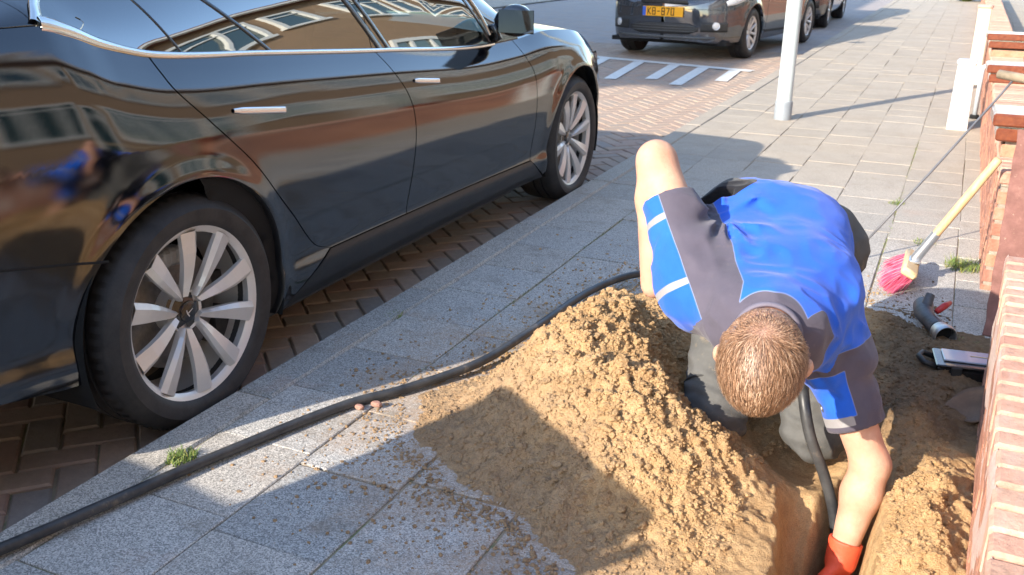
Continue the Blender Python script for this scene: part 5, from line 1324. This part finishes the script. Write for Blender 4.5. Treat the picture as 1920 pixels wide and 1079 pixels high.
# ------------------------------------------------------------------ hose coupling, tool case, trowel
steel = m_noisy('galvanised', (.42,.43,.45), (.62,.62,.62), 22, .35, .3, .85)
def coupling():
    root = empty('pipe_coupling', (.05,3.36,.06)); o0 = Vector(root.location); tag(root, 'black and red pipe coupling with a shiny steel collar lying on the ground', 'pipe fitting')
    P_ = [Vector(p) for p in ((.088,3.285,.098),(.062,3.345,.100),(.030,3.41,.103),(.010,3.47,.106),(.005,3.54,.108))]
    d = (P_[0]-P_[1]).normalized()
    m = MB(); m.tube([p-o0 for p in P_[1:]], [.029,.026,.032,.035], 20); m.tube([P_[3]-o0, P_[3]+Vector((.012,.045,.055))-o0], [.020,.016], 12)
    autosmooth(m.build('body', m_noisy('coupling_black', (.035,.035,.04), (.10,.10,.11), 20, .45, .3), root), 40)
    Mq = Matrix.Translation(P_[0]-o0) @ d.to_track_quat('Z','Y').to_matrix().to_4x4()
    m = MB(); m.lathe([(.0355,.004),(.0375,.0),(.0375,-.020),(.034,-.028),(.033,-.052),(.029,-.058),(.029,-.05),(.0315,-.02),(.0325,.002)], 40, Mq, closed=True); autosmooth(m.build('collar', steel, root), 40)
    m = MB(); m.lathe([(0,-.03),(.031,-.03)], 30, Mq); m.build('inner_lining', M['dark'], root)
    m = MB(); m.tube([P_[2]+Vector((.018,.01,.03))-o0, P_[2]+Vector((.042,.03,.050))-o0, P_[2]+Vector((.058,.075,.048))-o0], [.010,.012,.008], 10); m.build('lever', mat('lever_red', (.45,.03,.03), .45), root, smooth=True)
    m = MB(); m.tube([P_[2]+Vector((.02,-.02,.005))-o0, P_[2]+Vector((.05,-.03,-.015))-o0], [.014,.012], 10); m.build('clamp', M['gloss_black'], root, smooth=True)
coupling()
def tool_case():
    root = empty('tool_case', (.175,3.03,.062), R(8)); tag(root, 'black tool case with a shiny grey panel in its lid beside the low wall', 'case')
    Rt = Matrix.Rotation(R(-6), 3, 'Y')
    m = MB(); m.box((.0,0,.032), (.225,.125,.062), bev=.010); m.box((-.0,0,.066), (.235,.135,.008), bev=.003); autosmooth(m.build('body', M['gloss_black'], root), 30)
    mp_ = mat('case_panel', (.30,.36,.48), .22, 0, .6, coat=.5); m = MB(); m.box((.004,.010,.0735), (.195,.090,.006), bev=.002); pn = m.build('lid_panel', mp_, root)
    m = MB(); m.box((.035,.012,.0775), (.10,.004,.001)); m.box((.045,.018,.0777), (.004,.06,.0012)); m.build('latch_strip', mat('brass_strip', (.55,.42,.2), .4, .6), pn)
    m = MB(); m.tube([(-.112,.045,.05),(-.145,.05,.058),(-.160,.01,.060),(-.148,-.03,.058),(-.112,-.035,.05)], .009, 10); m.build('handle', M['black_plastic'], root, smooth=True)
    m = MB()
    for x in (-.06,.06): m.box((x,-.068,.052), (.03,.008,.028), bev=.002)
    m.build('latch', M['black_plastic'], root)
tool_case()
def trowel():
    root = empty('garden_spade', (.17,2.75,.10)); tag(root, 'brown steel spade blade lying against the foot of the pink brick wall', 'spade')
    V = []; n, m = 20, 12; tip = Vector((.100,2.735,.085)); axd = Vector((1,.02,.42)).normalized(); wd_ = Vector((0.05,1,.55)).normalized(); wd_ = (wd_-axd*wd_.dot(axd)).normalized(); nr = axd.cross(wd_).normalized(); o0 = Vector(root.location)
    for i in range(n):
        t = i/(n-1); hw = .062*(min(1, t/.5))**.55 if t < .5 else .062
        hw = max(hw, .002)
        for j in range(m):
            s_ = -1+2*j/(m-1); V.append(tip+axd*(.13*t)+wd_*hw*s_-nr*(.014*(1-s_*s_))*min(1, t*2)-o0)
    idx = np.arange(n*m).reshape(n, m); F = np.stack([idx[:-1,:-1], idx[1:,:-1], idx[1:,1:], idx[:-1,1:]], -1).reshape(-1, 4)
    o = newmesh('blade', np.array([tuple(v) for v in V]), F, m_noisy('brown_steel', (.10,.06,.035), (.20,.12,.07), 18, .45, .3, .35), root); s_ = o.modifiers.new('t', 'SOLIDIFY'); s_.thickness = .003
trowel()
# ------------------------------------------------------------------ street furniture
def lamp_pole():
    root = empty('lamp_post', (-1.195, 7.60, .06)); tag(root, 'tall white lamp post with a grey sleeve at its foot, standing at the kerb', 'lamp post')
    m = MB(); m.tube([(0,0,.13),(0,0,2.0),(0,0,5.6)], [.058,.055,.042], 32); autosmooth(m.build('pole', m_noisy('pole_paint', (.46,.53,.55), (.55,.61,.62), 8, .45, .15), root), 50)
    m = MB(); m.lathe([(0,-.02),(.066,-.02),(.066,.13),(.062,.138),(.05,.138)], 32); autosmooth(m.build('foot_sleeve', m_noisy('grey_sleeve', (.22,.25,.28), (.30,.33,.36), 16, .5, .2), root), 40)
    m = MB(); m.tube([(0,0,5.55),(-.05,0,5.8),(-.5,0,5.95)], .03, 12); m.box((-.75,0,5.95), (.6,.2,.10), bev=.03); autosmooth(m.build('lamp_head', M['grey_plastic'], root), 40)
lamp_pole()
def bollard():
    root = empty('bollard', (.035, 7.80, .055), R(0)); tag(root, 'short square white bollard with a pale cap beside the brick wall', 'bollard')
    m = MB(); w0, w1, h = .072, .062, .47; V = [(-w0,-w0,0),(w0,-w0,0),(w0,w0,0),(-w0,w0,0),(-w1,-w1,h),(w1,-w1,h),(w1,w1,h),(-w1,w1,h)]
    m.add(V, [(0,3,2,1),(4,5,6,7),(0,1,5,4),(1,2,6,5),(2,3,7,6),(3,0,4,7)]); o = m.build('post', m_noisy('bollard_paint', (.50,.51,.50), (.60,.60,.58), 14, .6, .3), root); b_ = o.modifiers.new('e', 'BEVEL'); b_.width = .008; b_.segments = 2
    m = MB(); m.box((0,0,h+.018), (.138,.138,.034), bev=.012); m.build('cap', m_noisy('pale_cap', (.50,.52,.60), (.60,.62,.68), 10, .5, .2), root)
bollard()
def gate_post():
    root = empty('gate_post', (.125, 10.6, .05)); tag(root, 'slim cream post standing against the wall behind the white bollard', 'post')
    MB().box((0,0,.36), (.12,.12,.74), bev=.01).build('post', m_noisy('cream_paint', (.66,.60,.46), (.74,.68,.54), 12, .6, .2), root)
    MB().box((0,0,.742), (.14,.14,.03), bev=.008).build('cap', m_noisy('pink_cap', (.60,.34,.26), (.66,.42,.32), 12, .7, .2), root)
gate_post()
def vent_pipe():
    root = empty('vent_pipe', (.150, 8.35, .055)); tag(root, 'thin pale grey pipe with a bent top between the white bollard and the wall', 'pipe')
    MB().tube([(0,0,0),(0,0,.36),(.005,0,.40),(.035,0,.42),(.05,0,.41)], .018, 12).build('pipe', m_noisy('grey_pipe', (.45,.50,.55), (.55,.58,.62), 12, .5, .2), root, smooth=True)
    MB().tube([(0,0,0),(0,0,.035)], .034, 16).build('foot', M['dark'], root, smooth=True)
vent_pipe()
# ------------------------------------------------------------------ weeds
weed_m = mat('weed_leaf', (.10,.17,.03), .6); _t = NT(weed_m); _t.base(_t.ramp(_t.island(), [(0, (.08,.14,.025)), (.5, (.16,.24,.05)), (.8, (.28,.32,.07)), (1, (.40,.34,.12))]))
def tuft(x, y, z, r, n, h, label, seed, group='grass tufts in the joints'):
    q = random.Random(seed); V = []; F = []
    for k in range(n):
        a = q.uniform(0, 6.28); rr_ = r*q.random()**.6; bx_, by_ = rr_*math.cos(a), rr_*math.sin(a)*1.3; hh = h*q.uniform(.4,1); d = Vector((q.gauss(0,1), q.gauss(0,1), 0)); d = d.normalized() if d.length > .01 else Vector((1,0,0))
        ln = hh*q.uniform(.3,1.0); w_ = Vector((-d.y, d.x, 0))*q.uniform(.0012,.0024); n0 = len(V)
        for t in (0,.5,1): c = Vector((bx_, by_, 0))+d*ln*t*t+Vector((0,0,hh*(t-.25*t*t))); ww = w_*(1-t*.85); V += [c-ww, c+ww]
        F += [(n0,n0+1,n0+3,n0+2),(n0+2,n0+3,n0+5,n0+4)]
    o = newmesh('grass_tuft', [tuple(v) for v in V], F, weed_m, loc=(x, y, z)); tag(o, label, 'weed', group)
tuft(-1.665,1.62,.060,.035,230,.030,'green grass tuft on the kerb joint just below the rear wheel',1)
tuft(-1.70,2.72,.055,.030,120,.022,'small grass tuft growing at the kerb edge under the rear door',2)
tuft(.13,4.25,.050,.07,420,.060,'bright green weed clump at the wall foot behind the broom',3)
tuft(.13,3.30,.060,.05,160,.035,'dark grass clump between the slab and the tool case',4)
tuft(-.03,4.55,.055,.05,120,.030,'thin green weed growing in a joint just left of the broom handle',5)
tuft(-.20,5.25,.055,.04,110,.030,'sparse green weed in the sunlit joint above the rod',6)
def strip_weed(pts, n, h, seed, name, label):
    q = random.Random(seed); V = []; F = []; P_ = resample(pts, 200)
    for k in range(n):
        c0 = P_[q.randrange(200)]; d = Vector((q.gauss(0,1), q.gauss(0,1), 0)).normalized(); hh = h*q.uniform(.3,1); w_ = Vector((-d.y,d.x,0))*.0014; n0 = len(V); b = Vector((c0[0]+q.gauss(0,.004), c0[1], .052))
        for t in (0,1): c = b+d*hh*.6*t+Vector((0,0,hh*t)); ww = w_*(1-t*.8); V += [c-ww, c+ww]
        F.append((n0,n0+1,n0+3,n0+2))
    o = newmesh(name, [tuple(v) for v in V], F, weed_m); tag(o, label, 'moss', kind='stuff')
strip_weed([(-1.382,2.3),(-1.382,5.6)], 1500, .012, 1, 'joint_moss', 'green moss growing along the long joint between flagstones')
strip_weed([(-1.67,2.4),(-1.67,4.6)], 500, .010, 2, 'joint_moss', 'green moss growing along the inner edge of the kerb')
strip_weed([(-.19,3.9),(-.19,7.2)], 500, .016, 3, 'joint_moss', 'grass blades growing along the sunlit joint near the wall')
def shrub():
    root = empty('garden_shrub', (-.15, 27.5, .05)); tag(root, 'small bright green shrub at the far end of the pavement', 'shrub'); q = random.Random(4); V = []; F = []
    for k in range(1600):
        d = Vector((q.gauss(0,1), q.gauss(0,1), q.gauss(0,1))).normalized(); c = Vector((d.x*.45, d.y*.4, .38+d.z*.34))*q.uniform(.5,1.05); a = Vector((q.gauss(0,1), q.gauss(0,1), q.gauss(0,1))).normalized()*.035; b = a.orthogonal().normalized()*.02; n0 = len(V)
        V += [c-a, c+b, c+a, c-b]; F.append((n0,n0+1,n0+2,n0+3))
    newmesh('foliage', [tuple(v) for v in V], F, weed_m, root); MB().tube([(0,0,-.05),(0,0,.4)], .02, 8).build('stem', M['dark'], root)
shrub()

# ------------------------------------------------------------------ wheelie bin added just outside the frame to throw shade over the heap
def shade_bin():
    root = empty('shade_bin', (-1.60, .40, .03), R(45)); tag(root, 'dark green wheelie bin added out of view to shade the heap', 'bin')
    gm = m_noisy('shade_bin_plastic', (.03,.07,.045), (.045,.09,.06), 14, .5, .15)
    def ring(w_, d_, z, n=8): 
        out = []; r = .05
        for (sx, sy, a0) in ((1,1,0),(-1,1,90),(-1,-1,180),(1,-1,270)):
            for k in range(4): a = R(a0+30*k); out.append((sx*(w_/2-r)+r*math.cos(a), sy*(d_/2-r)+r*math.sin(a), z))
        return out
    V = []; lv = [(.40,.40,.06),(.41,.42,.10),(.47,.48,.68),(.49,.50,.80),(.51,.53,.81),(.51,.53,.84)]
    for l in lv: V += ring(*l)
    F = [(i*16+k, i*16+(k+1)%16, (i+1)*16+(k+1)%16, (i+1)*16+k) for i in range(len(lv)-1) for k in range(16)]+[tuple(range(16)), tuple((len(lv)-1)*16+k for k in range(16))]
    o = newmesh('body', V, F, gm, root, smooth=False); bmesh_fix(o)
    V = ring(.52,.54,.843)+ring(.51,.53,.87)+ring(.42,.44,.90); F = [(i*16+k, i*16+(k+1)%16, (i+1)*16+(k+1)%16, (i+1)*16+k) for i in range(2) for k in range(16)]+[tuple(range(16)), tuple(32+k for k in range(16))]
    o = newmesh('lid', V, F, gm, root, smooth=False); bmesh_fix(o)
    MB().tube([(-.2,-.30,.83),(.2,-.30,.83)], .016, 10).build('handle', gm, root, smooth=True)
    for sx in (-1,1): MB().lathe([(0,-.02),(.09,-.02),(.1,-.012),(.1,.012),(.09,.02),(0,.02)], 28, Matrix.Translation((sx*.21,-.21,.10)) @ Matrix.Rotation(R(90),4,'Y')).build('wheel', M['rubber'], root, smooth=False)
    return root
b1 = shade_bin()
b1.scale = (1.0, 1.25, 1.08); b1.location = (-1.65, .23, .03)
